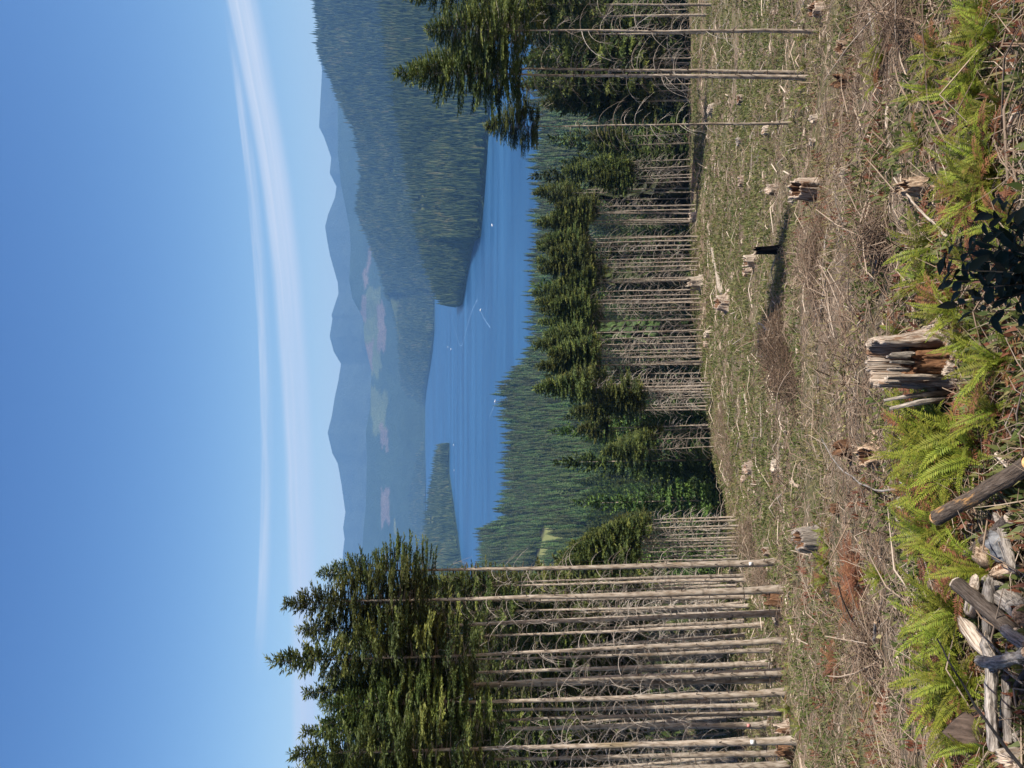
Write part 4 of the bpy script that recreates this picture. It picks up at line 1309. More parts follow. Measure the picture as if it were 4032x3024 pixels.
    for q_, (az, L) in enumerate(((-0.15, 1.9), (-0.6, 1.4), (3.3, 1.2), (0.7, 1.6))):
        mb = MB()
        mb.tube([(Rr * 0.9, 0, Rr * 0.7), (Rr * 1.4, 0, Rr * 0.25), (Rr * (1 + L * 0.6), 0.1, -0.05), (Rr * (1 + L), 0.15, -0.45)], np.array([0.32, 0.27, 0.2, 0.08]) * Rr, 8, rough=0.3)
        obj('root', mb.mesh('root', [M['tanwood' if q_ < 2 else 'rotten']]), t, None, (0, 0, az))
    AVOID.append((b[0], b[1], Rr * 1.4))
    return b


HERO = hero_stump()


# ---------------------------------------------------------------- fallen logs and poles
def log_thing(name, p0, p1, r0, r1, m_, label, seed, cat='log', n=12, bend=0.02, rough=0.12, end_mat='bleached', ends=True, stubs=0, group='fallen logs and poles', taper_end=False):
    p0, p1 = np.array(p0, float), np.array(p1, float)
    ax = p1 - p0
    L = float(np.linalg.norm(ax))
    r = np.random.default_rng(seed)
    t = thing(name, label, cat, p0, group)
    t.rotation_euler = Vector((0, 0, 1)).rotation_difference(Vector(ax)).to_euler()
    m = 11 if n < 16 else 22
    s = np.linspace(0, 1, m)
    bx_ = bend * L * np.sin(math.pi * s) * r.uniform(-1, 1) + np.cumsum(r.normal(0, 0.003, m)) * L
    by_ = np.cumsum(r.normal(0, 0.004, m)) * L
    bx_ -= bx_[0]; by_ -= by_[0]
    P = np.stack([bx_, by_, L * s], -1)
    R = r0 + (r1 - r0) * s
    if taper_end: R = R * np.where(s > 0.9, 0.5, 1)
    mb = MB()
    mb.tube(P, R, n, 0.5, 0, not ends, rough, r)
    for k in range(stubs):
        f = r.uniform(0.1, 0.95); c = np.array([np.interp(f, s, bx_), np.interp(f, s, by_), L * f]); az = r.uniform(0, 6.28)
        d = np.array([math.cos(az), math.sin(az), 0.3]) * r.uniform(2.5, 7) * r0
        mb.tube([c, c + d * 0.6, c + d], [0.22 * r0, 0.17 * r0, 0.1 * r0], 5, 0.5, 0)
    obj('log_wood', mb.mesh('log_wood', [M[m_]], False), t)
    if ends:
        for e, sg in ((0, -1), (m - 1, 1)):
            th = np.arange(n) * 6.2832 / n
            V_ = [(0, 0, sg * 0.15 * R[e])]
            mbe = MB()
            rr_ = R[e] * 0.97
            V1 = np.stack([rr_ * np.cos(th), rr_ * np.sin(th), sg * (0.03 + 0.30 * r.random(n)) * R[e]], -1)
            V0 = np.stack([rr_ * 0.98 * np.cos(th), rr_ * 0.98 * np.sin(th), np.full(n, -sg * 0.1 * R[e])], -1)
            V2 = np.stack([rr_ * 0.5 * np.cos(th), rr_ * 0.5 * np.sin(th), sg * (0.1 + 0.35 * r.random(n)) * R[e]], -1)
            Vv = np.vstack([V0, V1, V2, [(0, 0, sg * 0.2 * R[e])]])
            k_ = np.arange(n); k2 = (k_ + 1) % n
            q = np.vstack([np.stack([k_, k2, n + k2, n + k_], -1), np.stack([n + k_, n + k2, 2 * n + k2, 2 * n + k_], -1)])
            tr = np.stack([2 * n + k_, 2 * n + k2, np.full(n, 3 * n)], -1)
            if sg < 0: q, tr = q[:, ::-1], tr[:, ::-1]
            mbe.add(Vv, q, tr)
            obj('broken_end', mbe.mesh('broken_end', [M[end_mat]]), t, P[e])
    return t


def ground_log(pa, pb, wa, wb, m_, label, seed, la=0.0, lb=0.0, **kw):
    """a log between two pixels; la/lb: how far each end is lifted off the ground (metres)"""
    def end(p, w, l):
        g = hit(*p)
        k = g[1] / F_PX
        if l:
            d = ray(*p); d = d / d[1]
            y = g[1]
            for _ in range(400):        # nearer along the same line of sight until it clears the ground by l
                y -= 0.03
                q = d * y
                if q[2] - gh(q[0], q[1]) >= l: break
            return q, w * y / F_PX / 2
        return g + np.array([0, 0, w * k / 2 * 0.7]), w * k / 2
    A, ra = end(pa, wa, la)
    B, rb = end(pb, wb, lb)
    if A[1] < 16 and m_ + '_near' in M:
        m_ = m_ + '_near'; kw.setdefault('rough', 0.2); kw.setdefault('n', 18); kw.setdefault('bend', 0.05)
        kw['end_mat'] = 'tanwood_near' if kw.get('end_mat', 'bleached') == 'bleached' else kw['end_mat']
    return log_thing('fallen_log' if wa > 9 else 'fallen_pole', A, B, ra, rb, m_, label, seed, **kw)


LOGS = [
    ((2808, 977), (2852, 1146), 12, 26, 'bleached', 'thick bleached log lying in the grass near the far clearing edge', 0, 0, dict(stubs=5)),
    ((3262, 893), (3236, 1100), 8, 10, 'greywood', 'dark-barked slim log lying in the dark brush strip, right part', 0, 0, {}),
    ((3256, 1070), (3238, 1236), 12, 10, 'bleached', 'pale barkless log in front of the dark brush strip', 0, 0, {}),
    ((3240, 1180), (3198, 1285), 9, 7, 'greywood', 'thin grey log touching the pale barkless log', 0, 0, {}),
    ((2972, 1280), (2950, 1520), 7, 8, 'bleached', 'long white pole lying across the clearing behind the brush pile', 0, 0, dict(ends=False)),
    ((2936, 1546), (2950, 1680), 12, 7, 'bleached', 'white birch-like log continuing left of the long white pole', 0, 0, {}),
    ((3222, 1465), (3224, 1592), 8, 8, 'greywood', 'short grey log lying level left of the brush pile', 0, 0, {}),
    ((2988, 1272), (3084, 1336), 9, 15, 'bleached', 'pale log sticking up out of the brush pile', 0.9, 0.1, {}),
    ((3045, 1560), (3048, 1820), 7, 9, 'bleached', 'pale pole lying level toward the pale stump', 0, 0, dict(ends=False)),
    ((2990, 1640), (2960, 1800), 7, 7, 'greywood', 'grey pole lying slanted behind the level pale pole', 0, 0, dict(ends=False)),
    ((3228, 1790), (3232, 1860), 8, 9, 'bleached', 'short white stick of wood lying in front of the middle clearing', 0, 0, {}),
    ((2912, 1722), (2903, 1790), 6, 7, 'bleached', 'small pale pole at the brown brush bank', 0, 0, dict(ends=False)),
    ((3076, 170), (3072, 420), 7, 7, 'bleached', 'long white pole lying level behind the right pair of trunks', 0, 0, dict(ends=False)),
    ((3025, 20), (3022, 170), 6, 6, 'greywood', 'grey pole lying level far right near the picture edge', 0, 0, dict(ends=False)),
    ((2985, 540), (2972, 770), 5, 6, 'bleached', 'thin pale pole pointing down from the pinkish stump', 0, 0, dict(ends=False)),
    ((2792, 880), (2797, 1010), 6, 6, 'bleached', 'slim pale log by the far edge above the bleached log', 0, 0, dict(ends=False)),
    ((2820, 640), (2818, 700), 7, 7, 'bleached', 'short pale log at the far right of the clearing', 0, 0, dict(ends=False)),
    ((3590, 270), (3550, 395), 26, 20, 'greywood', 'mossy grey log lying in front of the right pair of trunks', 0, 0, {}),
    ((3434, 40), (3446, 160), 20, 14, 'greywood', 'grey log at the right edge of the picture', 0, 0, {}),
    ((3498, 420), (3490, 520), 14, 11, 'bleached', 'white crooked limb lying beside the mossy grey log', 0, 0.15, dict(bend=0.1, ends=False)),
    ((3425, 780), (3396, 870), 12, 9, 'bleached', 'short pale limb left of the short bleached stump', 0, 0, {}),
    ((3520, 700), (3745, 930), 7, 12, 'bleached', 'long thin pale pole slanting across the front of the crumbling stump', 0.4, 0.2, dict(ends=False)),
    ((3296, 600), (3290, 690), 12, 14, 'greywood', 'grey log lying beside the short bleached stump', 0, 0, {}),
    ((3430, 1128), (3470, 1000), 9, 16, 'greywood', 'grey slanting log in the centre foreground brush', 0, 0, {}),
    ((3690, 2040), (4060, 1835), 62, 74, 'splitlog', 'dark charred log with orange broken end jutting from the bottom edge', 0.45, 0.15, dict(end_mat='freshwood', rough=0.18)),
    ((3815, 2190), (3975, 2040), 46, 54, 'logbark', 'dark log under the orange-ended log', 0.15, 0.1, dict(end_mat='tanwood')),
    ((3768, 2300), (3990, 2500), 62, 70, 'logbark', 'brown log with bright peeled end in the bottom left log pile', 0.40, 0.15, dict(end_mat='bleached', rough=0.16)),
    ((3905, 2300), (4030, 2420), 92, 100, 'greywood', 'broad weathered grey log with deep grain in the log pile', 0.12, 0.1, dict(rough=0.22)),
    ((3862, 2604), (4060, 2560), 50, 56, 'greywood', 'pale grey log pointing downhill in the log pile', 0.5, 0.45, dict(stubs=3)),
    ((3908, 2618), (3922, 2955), 46, 44, 'greywood', 'upper of two parallel grey logs at the bottom left', 0.22, 0.18, {}),
    ((3966, 2660), (3976, 2920), 40, 38, 'greywood', 'lower of two parallel grey logs at the bottom left', 0.08, 0.08, {}),
    ((3960, 2480), (4050, 2540), 54, 60, 'greywood', 'bluish grey log end wedged between the log pile pieces', 0.25, 0.2, {}),
    ((4000, 2700), (4050, 2640), 22, 26, 'logbark', 'crooked thin limb under the parallel logs', 0.1, 0.1, dict(bend=0.15)),
    ((4040, 2960), (3992, 2880), 44, 40, 'greywood', 'short grey log behind the bottom left corner stump', 0.05, 0.05, {}),
    ((3448, 2540), (3458, 2450), 18, 13, 'greywood', 'short grey log on the small twig heap in the left foreground', 0.1, 0.1, {}),
    ((3478, 2350), (3440, 2450), 13, 10, 'tanwood', 'thin reddish log pointing to the small twig heap', 0.05, 0.05, {}),
    ((3372, 2448), (3382, 2545), 6, 6, 'bleached', 'thin straight pale stick above the small twig heap', 0.1, 0.1, dict(ends=False)),
    ((3195, 2215), (3262, 2345), 6, 7, 'greywood', 'slim grey stick slanting below the grey barrel stump', 0, 0, dict(ends=False)),
    ((3568, 2155), (3600, 2360), 9, 12, 'bleached', 'long split pale pole lying above the bottom left ferns', 0.05, 0.05, dict(ends=False)),
    ((3235, 1400 + 545 / 1.659), (3520, 1400 + 855 / 1.659), 5, 9, 'greywood', 'long bent pale branch arching beside the twisted stump', 0.5, 0.3, dict(ends=False, bend=0.12)),
    ((3640, 1960), (3545, 1900), 8, 6, 'greywood', 'grey branch left of the middle ferns', 0.1, 0.2, dict(ends=False)),
    ((3925, 1790), (3990, 1850), 22, 30, 'bleached', 'pale forked root wood in front of the middle ferns', 0.1, 0.1, dict(stubs=4)),
    ((3690, 2515), (4050, 3040), 6, 17, 'charred', 'thin black branch slanting across the bottom left corner', 0.75, 0.8, dict(ends=False, rough=0.1, stubs=2)),
]
for i, (pa, pb, wa, wb, m__, lab, la, lb, kw) in enumerate(LOGS):
    ground_log(pa, pb, wa, wb, m__, lab, 3000 + i, la, lb, **kw)


def shard(seed, pix, L, w, h, rot, m_, label, lift=0.1):
    r = np.random.default_rng(seed)
    ns = 9
    V_ = []
    prof = np.array([0.25, 0.7, 1, 1, 0.95, 1, 0.9, 0.6, 0.15])
    for k in range(ns):
        z = (k / (ns - 1) - 0.5) * L
        for (u, v) in ((-0.5, -0.5), (0.0, -0.6), (0.5, -0.45), (0.55, 0.1), (0.3, 0.5), (0.05, 0.35), (-0.2, 0.55), (-0.5, 0.3)):
            V_.append((u * w * prof[k] * r.uniform(0.9, 1.1), v * h * (0.5 + 0.5 * prof[k]) * r.uniform(0.85, 1.15), z + r.normal(0, 0.02)))
    ii = (np.arange(ns - 1)[:, None] * 8 + np.arange(8)[None]); jj = (np.arange(ns - 1)[:, None] * 8 + (np.arange(8)[None] + 1) % 8)
    mb = MB(); mb.add(V_, np.stack([ii, jj, jj + 8, ii + 8], -1).reshape(-1, 4), [(0, k + 1, k) for k in range(1, 7)] + [(64, 64 + k, 65 + k) for k in range(1, 7)])
    tag(obj('wood_shard', mb.mesh('wood_shard', [M[m_]]), None, hit(*pix) + np.array([0, 0, lift]), rot), label, 'wood shard', 'split wood in the log pile')


shard(1, (3905, 2345), 0.75, 0.20, 0.10, (1.1, 0.5, 0.6), 'bleached_near', 'bright ridged slab of split wood right of the log pile centre', 0.22)
shard(2, (3965, 2400), 0.9, 0.16, 0.09, (1.2, 0.2, 1.0), 'greywood_near', 'grey splintered slab below the bright ridged slab', 0.2)
shard(3, (3990, 2570), 0.8, 0.18, 0.11, (0.9, -0.4, 0.2), 'greywood_near', 'bluish grey splintered slab at the heart of the log pile', 0.25)
shard(4, (3940, 2500), 0.6, 0.14, 0.08, (1.3, 0.6, -0.5), 'bleached_near', 'short pale sliver lodged across the log pile', 0.3)
shard(5, (4005, 2240), 0.5, 0.12, 0.09, (1.4, 0.2, 0.4), 'tanwood_near', 'orange-tan sliver beside the grey boulder', 0.12)
shard(6, (3990, 2790), 0.7, 0.12, 0.08, (1.4, 0.9, 1.2), 'tanwood_near', 'brown sliver under the two parallel logs', 0.08)
shard(7, (3980, 1900), 0.5, 0.1, 0.06, (1.1, -0.5, 0.5), 'bleached_near', 'pale sliver beside the orange-ended log', 0.1)
shard(8, (4010, 2130), 0.7, 0.13, 0.08, (1.2, -0.3, -0.6), 'greywood_near', 'grey sliver behind the grey boulder', 0.15)


# bark slab, rock and cut block in the bottom corner
def blob_mesh(name, seed, sx, sy, sz, m_, amp=0.25, nu=16, nv=10):
    r = np.random.default_rng(seed)
    u = np.arange(nu) * 2 * math.pi / nu; v = np.linspace(0.06, math.pi - 0.06, nv)
    U, W = np.meshgrid(u, v)
    k = 1 + amp * fbm(3 * np.cos(U) * np.sin(W) + seed, 3 * np.sin(U) * np.sin(W) + 2 * np.cos(W), seed, 3) * 2 + 0.06 * (r.random(U.shape) - 0.5)
    sq = lambda c: np.sign(c) * np.abs(c) ** 0.7
    V_ = np.stack([sx * k * sq(np.cos(U)) * np.sin(W) ** 0.7, sy * k * sq(np.sin(U)) * np.sin(W) ** 0.7, sz * k * sq(np.cos(W))], -1).reshape(-1, 3)
    i = np.arange(nv - 1)[:, None] * nu + np.arange(nu)[None]; j = np.arange(nv - 1)[:, None] * nu + (np.arange(nu)[None] + 1) % nu
    V_ = np.vstack([V_, V_[:nu].mean(0), V_[-nu:].mean(0)])
    a_ = np.arange(nu)
    tr = np.vstack([np.stack([np.full(nu, nu * nv), a_, (a_ + 1) % nu], -1)[:, ::-1], np.stack([np.full(nu, nu * nv + 1), (nv - 1) * nu + a_, (nv - 1) * nu + (a_ + 1) % nu], -1)])
    return make_mesh(name, V_, [np.stack([i, j, j + nu, i + nu], -1).reshape(-1, 4)[:, ::-1], tr[:, ::-1]], False, {'tint': np.full(len(V_), 0.5)}, [M[m_]])


b = hit(3990, 2150)
tag(obj('boulder', blob_mesh('boulder', 5, 0.15, 0.14, 0.12, 'rock', 0.4, 26, 18), None, b + np.array([0, 0, 0.1])), 'grey boulder wedged below the dark log in the log pile', 'boulder')
b = hit(3925, 2190)
tag(obj('wood_block', blob_mesh('wood_block', 8, 0.11, 0.10, 0.14, 'tanwood_near', 0.2), None, b + np.array([0, 0, 0.12]), (0.5, 0.4, 0.3)), 'orange-tan chunk of cut wood beside the grey boulder', 'wood block')
b = hit(3900, 2890)
mb = MB()
Vs = np.array([(-0.45, 0, -0.12), (-0.1, 0.02, -0.2), (0.25, 0, -0.18), (0.42, -0.02, 0.05), (0.20, 0, 0.30), (-0.05, 0.03, 0.50), (-0.25, 0.0, 0.25)])
mb.add(np.vstack([Vs, Vs + np.array([0, 0.07, 0.0])]), [(i, (i + 1) % 7, 7 + (i + 1) % 7, 7 + i) for i in range(7)], [(0, i + 1, i) for i in range(1, 6)] + [(7, 7 + i, 8 + i) for i in range(1, 6)])
tag(obj('bark_slab', mb.mesh('bark_slab', [M['darkbark']]), None, b + np.array([0, 0, 0.12]), (-0.35, 0.1, 0.15), 0.68), 'pointed brown slab of bark standing behind the parallel logs', 'bark slab')


# ---------------------------------------------------------------- brush piles
def stick_into(mb, p, d, L, r0, rn, tint, seg=3, n=3):
    s = np.linspace(0, 1, seg)
    b1 = rn.normal(0, 0.10, 3) * L
    P = np.array([p + d * L * s_ + b1 * math.sin(math.pi * s_) for s_ in s])
    mb.tube(P, np.linspace(r0, r0 * 0.45, seg), n, tint, 0, False)


def brush_pile(seed, pix, span_px, h, n_, label, tint=0.35, poles=8):
    rn = np.random.default_rng(seed)
    c0, c1 = hit(*pix[0]), hit(*pix[1])
    c = 0.5 * (c0 + c1); c[2] = float(gh(c[0], c[1]))
    ax = c1 - c0; L = np.linalg.norm(ax[:2])
    depth = span_px * c[1] / F_PX
    t = thing('brush_pile', label, 'brush pile', c, 'heaps of dead brush')
    mb = MB()
    for k in range(n_):
        u, v = rn.uniform(-0.5, 0.5), rn.normal(0, 0.3)
        x = c[0] + ax[0] * u - ax[1] / L * v * depth; y = c[1] + ax[1] * u + ax[0] / L * v * depth
        hh = h * max(0, 1 - (2 * abs(u)) ** 3) * math.exp(-(v * 1.8) ** 2)
        z = float(gh(x, y)) + rn.uniform(0, 1) * hh
        d = unit([rn.normal(), rn.normal(), rn.normal(0, 0.35)])
        l = rn.uniform(0.5, 2.0) * (0.7 + 0.2 * h)
        stick_into(mb, np.array([x, y, z]) - c - d * l / 2, d, l, rn.uniform(0.006, 0.018) * min(1, 0.35 + c[1] / 50), rn, np.clip(rn.normal(tint, 0.18), 0, 1))
    tag(obj('tangled_twigs', mb.mesh('tangled_twigs', [M['twig']]), t), kind='stuff')
    for k in range(poles):
        u = rn.uniform(-0.5, 0.5)
        x, y = c[0] + ax[0] * u, c[1] + ax[1] * u
        d = unit([rn.normal(), rn.normal(), rn.uniform(0.0, 0.6)])
        mb = MB(); l = rn.uniform(1.2, 3.0)
        stick_into(mb, -d * l * 0.4, d, l, rn.uniform(0.022, 0.045) * min(1, 0.3 + c[1] / 50), rn, np.clip(rn.normal(0.6, 0.2), 0, 1), 5, 5)
        obj('branch', mb.mesh('branch', [M['twig']]), t, np.array([x, y, float(gh(x, y)) + h * 0.45]) - c)


brush_pile(1, ((3085, 1240), (3155, 1600)), 95, 1.5, 900, 'big dark brown brush pile with a pale log in the middle of the clearing', 0.25)
brush_pile(2, ((2965, 2045), (2985, 2205)), 70, 1.6, 420, 'grey brush pile with forked pale limbs at the foot of the short tree row', 0.45)
brush_pile(3, ((2842, 1610), (2895, 1900)), 55, 2.0, 800, 'dark brown brush bank along the clearing edge in front of the forest', 0.25)
brush_pile(4, ((3240, 880), (3245, 1200)), 45, 0.7, 520, 'low dark strip of brush in front of the long tree shadow', 0.22, 4)
brush_pile(5, ((3010, 2225), (3030, 2330)), 60, 1.5, 320, 'grey tangle of twigs between the first tall trunks of the left stand', 0.4, 4)
brush_pile(6, ((3445, 2455), (3470, 2640)), 70, 0.55, 300, 'small grey twig heap in the left foreground', 0.45, 6)
brush_pile(7, ((3560, 20), (3650, 150)), 110, 0.7, 260, 'heap of dark twigs at the right picture edge', 0.3, 4)
brush_pile(8, ((3480, 880), (3500, 1000)), 80, 0.6, 240, 'low tangle of twigs left of the broad crumbling stump', 0.4, 4)


# ---------------------------------------------------------------- slash and weeds over the clearing
def clearing_points(n_, r0, r1, p_, seed, amax=0.74):
    rn = np.random.default_rng(seed)
    n_ = int(n_ * 1.19)
    u = rn.random(n_)
    rr_ = (r0 ** p_ + u * (r1 ** p_ - r0 ** p_)) ** (1 / p_)
    a = rn.uniform(-amax, amax, n_)
    x, y = rr_ * a, rr_
    lip = np.interp(a, _LA, _LY)
    ok = y < lip + 6
    x, y = x[ok], y[ok]
    return x, y


def slash(name, n_, r0, r1, p_, seed, lens, rads, tint, tsd, label, up=0.35, thr=None):
    rn = np.random.default_rng(seed)
    x, y = clearing_points(n_, r0, r1, p_, seed)
    m_ = len(x)
    # clumped: keep more where a broad noise is high
    keep = rn.random(m_) < 0.30 + 1.3 * np.clip(fbm(x / 5 + seed, y / 5, 6) + 0.35, 0, 1)
    if thr is not None: keep = rn.random(m_) < sstep(thr - 0.06, thr + 0.08, fbm(x / 9 + seed, y / 4.5, 26))
    x, y = x[keep], y[keep]; m_ = len(x)
    z = gh(x, y)
    az = rn.uniform(0, 6.283, m_); el = np.abs(rn.normal(0, up, m_)) - 0.08
    # lie along the slope
    e = 0.4
    L = rn.uniform(lens[0], lens[1], m_) ** 1.0 * (0.75 + y / 90.0)
    R = rn.uniform(rads[0], rads[1], m_) * (0.8 + y / 60.0)
    dx, dy = np.cos(az), np.sin(az)
    sl = (gh(x + dx * e, y + dy * e) - z) / e
    D = np.stack([dx, dy, sl + np.tan(np.clip(el, -0.1, 1.0))], -1)
    D /= np.linalg.norm(D, axis=1)[:, None]
    C = np.stack([x, y, z + R * 0.8 + 0.01 * rn.random(m_) + 0.03], -1)
    Bn = rn.normal(0, 0.10, (m_, 3)) * L[:, None]; Bn[:, 2] = np.abs(Bn[:, 2])
    P0, P1, P2 = C, C + D * (L * 0.5)[:, None] + Bn, C + D * L[:, None]
    Uv = np.cross(D, np.array([0, 0, 1.0])); Uv /= np.linalg.norm(Uv, axis=1)[:, None] + 1e-9
    Wv = np.cross(D, Uv)
    V_ = np.empty((m_, 9, 3))
    for k, (P, f) in enumerate(((P0, 1.0), (P1, 0.8), (P2, 0.35))):
        for j in range(3):
            a_ = j * 2.0944
            V_[:, k * 3 + j] = P + (R * f)[:, None] * (math.cos(a_) * Uv + math.sin(a_) * Wv)
    base = []
    for k in range(2):
        for j in range(3):
            base.append((k * 3 + j, k * 3 + (j + 1) % 3, k * 3 + 3 + (j + 1) % 3, k * 3 + 3 + j))
    q = (np.arange(m_)[:, None, None] * 9 + np.array(base)[None]).reshape(-1, 4)
    me = make_mesh(name, V_.reshape(-1, 3), [q], False, {'tint': np.repeat(np.clip(rn.normal(tint, tsd, m_), 0, 1), 9)}, [M['twig']])
    tag(obj(name, me), label, 'debris', None, 'stuff')


slash('twig_litter', 34000, 5.5, 60, 0.9, 61, (0.12, 0.75), (0.003, 0.009), 0.42, 0.22, 'fine grey and brown twigs littering the clearing')
slash('branch_litter', 7500, 6, 150, 0.9, 62, (0.6, 2.0), (0.007, 0.018), 0.48, 0.24, 'larger fallen branches strewn over the clearing', 0.22)
slash('pale_sticks', 900, 30, 128, 1.2, 64, (0.7, 2.4), (0.016, 0.034), 0.95, 0.06, 'bleached sticks lying across the far half of the clearing', 0.04)
slash('dark_brush', 16000, 9, 128, 1.1, 65, (0.4, 1.5), (0.005, 0.012), 0.08, 0.10, 'drifts of dark brown dead brush on the clearing', 0.45, 0.10)
slash('bleached_chunks', 420, 26, 128, 1.2, 66, (0.25, 0.8), (0.03, 0.07), 0.97, 0.04, 'pale broken chunks of wood on the far half of the clearing', 0.15)
slash('wood_chips', 5000, 6, 150, 0.8, 63, (0.12, 0.5), (0.010, 0.028), 0.80, 0.16, 'pale broken bits of wood strewn over the clearing', 0.1)


def weeds(name, n_, r0, r1, p_, seed, hgt, wid, blades, tint, label, thr=0.0, matn='weed'):
    rn = np.random.default_rng(seed)
    x, y = clearing_points(n_, r0, r1, p_, seed)
    keep = rn.random(len(x)) < sstep(thr - 0.12, thr + 0.15, fbm(x / 7 + 3 * seed, y / 7, 8) + 0.5 * fbm(x / 1.7, y / 1.7, 12))
    x, y = x[keep], y[keep]; m_ = len(x)
    x = np.repeat(x, blades) + rn.normal(0, 0.06, m_ * blades); y = np.repeat(y, blades) + rn.normal(0, 0.06, m_ * blades)
    m_ = len(x)
    z = gh(x, y) - 0.01
    sc = (0.75 + y / 80.0)
    h = hgt * rn.uniform(0.4, 1.2, m_) * sc; w = wid * rn.uniform(0.6, 1.3, m_) * sc
    az = rn.uniform(0, 6.283, m_); ln = rn.uniform(0.15, 0.9, m_) * h
    B_ = np.stack([x, y, z], -1); sd = np.stack([-np.sin(az), np.cos(az), np.zeros(m_)], -1) * (w / 2)[:, None]
    d = np.stack([np.cos(az) * ln, np.sin(az) * ln, h], -1)
    V_ = np.stack([B_ + d * 0.15, B_ + d * 0.55 + sd - np.array([0, 0, 0]) , B_ + d * np.array([1.1, 1.1, 0.92]), B_ + d * 0.55 - sd], 1).reshape(-1, 3)
    tn = np.repeat(np.clip(rn.normal(tint, 0.2, m_), 0, 1), 4)
    me = make_mesh(name, V_, [np.arange(m_ * 4).reshape(-1, 4)], False, {'tint': tn}, [M[matn]])
    tag(obj(name, me), label, 'weeds', None, 'stuff')


weeds('low_weeds', 46000, 6, 150, 0.9, 71, 0.21, 0.055, 5, 0.34, 'low green weeds and grass spread over the clearing', -0.02)
weeds('meadow_grass', 20000, 28, 132, 1.3, 75, 0.24, 0.07, 5, 0.62, 'olive grass and low plants over the far half of the clearing', -0.04)
weeds('yellow_moss', 9000, 8, 120, 0.9, 74, 0.12, 0.07, 6, 0.85, 'yellowish moss and grass in drifts on the clearing', 0.12)
weeds('dry_grass', 12000, 6, 110, 0.9, 72, 0.26, 0.035, 5, 0.92, 'dry straw-coloured grass between the twigs', 0.03)
weeds('dead_bracken', 5000, 6, 60, 0.9, 73, 0.22, 0.05, 6, 0.5, 'rust-brown dead bracken in patches on the clearing', 0.17, 'fern_dead')


# ---------------------------------------------------------------- ferns
def frond_mesh(seed, L, arch, wid, m_):
    r = np.random.default_rng(seed)
    npn = 32
    s = np.linspace(0, 1, 9)
    ang = np.radians(np.interp(s, [0, 0.35, 1], [74, 58 - arch * 10, 22 - 52 * arch]))
    dl = L / 8
    P = [np.zeros(3)]
    for k in range(8):
        P.append(P[-1] + dl * np.array([math.cos(ang[k]), 0.04 * r.normal(), math.sin(ang[k])]))
    P = np.array(P)
    mb = MB()
    mb.tube(P, np.linspace(0.006, 0.002, 9), 3, 0.2, 0, False)
    for k in range(npn):
        f = 0.12 + 0.88 * (k + 0.5) / npn
        c = np.array([np.interp(f, s, P[:, i]) for i in range(3)])
        tg = unit(np.array([np.interp(min(1, f + 0.04), s, P[:, i]) for i in range(3)]) - np.array([np.interp(f - 0.04, s, P[:, i]) for i in range(3)]))
        nrm = unit(np.cross(tg, [0, 1, 0]))
        pl = wid * math.sin(math.pi * min(1, 0.12 + 0.88 * f)) ** 0.7 * (1 - 0.55 * max(0, f - 0.55)) * r.uniform(0.85, 1.1)
        for sd in (-1, 1):
            d = unit(np.array([0, sd, 0]) + tg * 0.35 + nrm * r.uniform(-0.35, 0.25))
            w = L * 0.024
            mb.add([c - tg * w * 0.45, c + d * pl * 0.5 - tg * w * 0.45, c + d * pl, c + d * pl * 0.45 + tg * w * 0.5], [(0, 1, 2, 3)], None, np.clip(0.35 + 0.35 * f + r.normal(0, 0.1), 0, 1))
    return mb.mesh('frond', [m_])


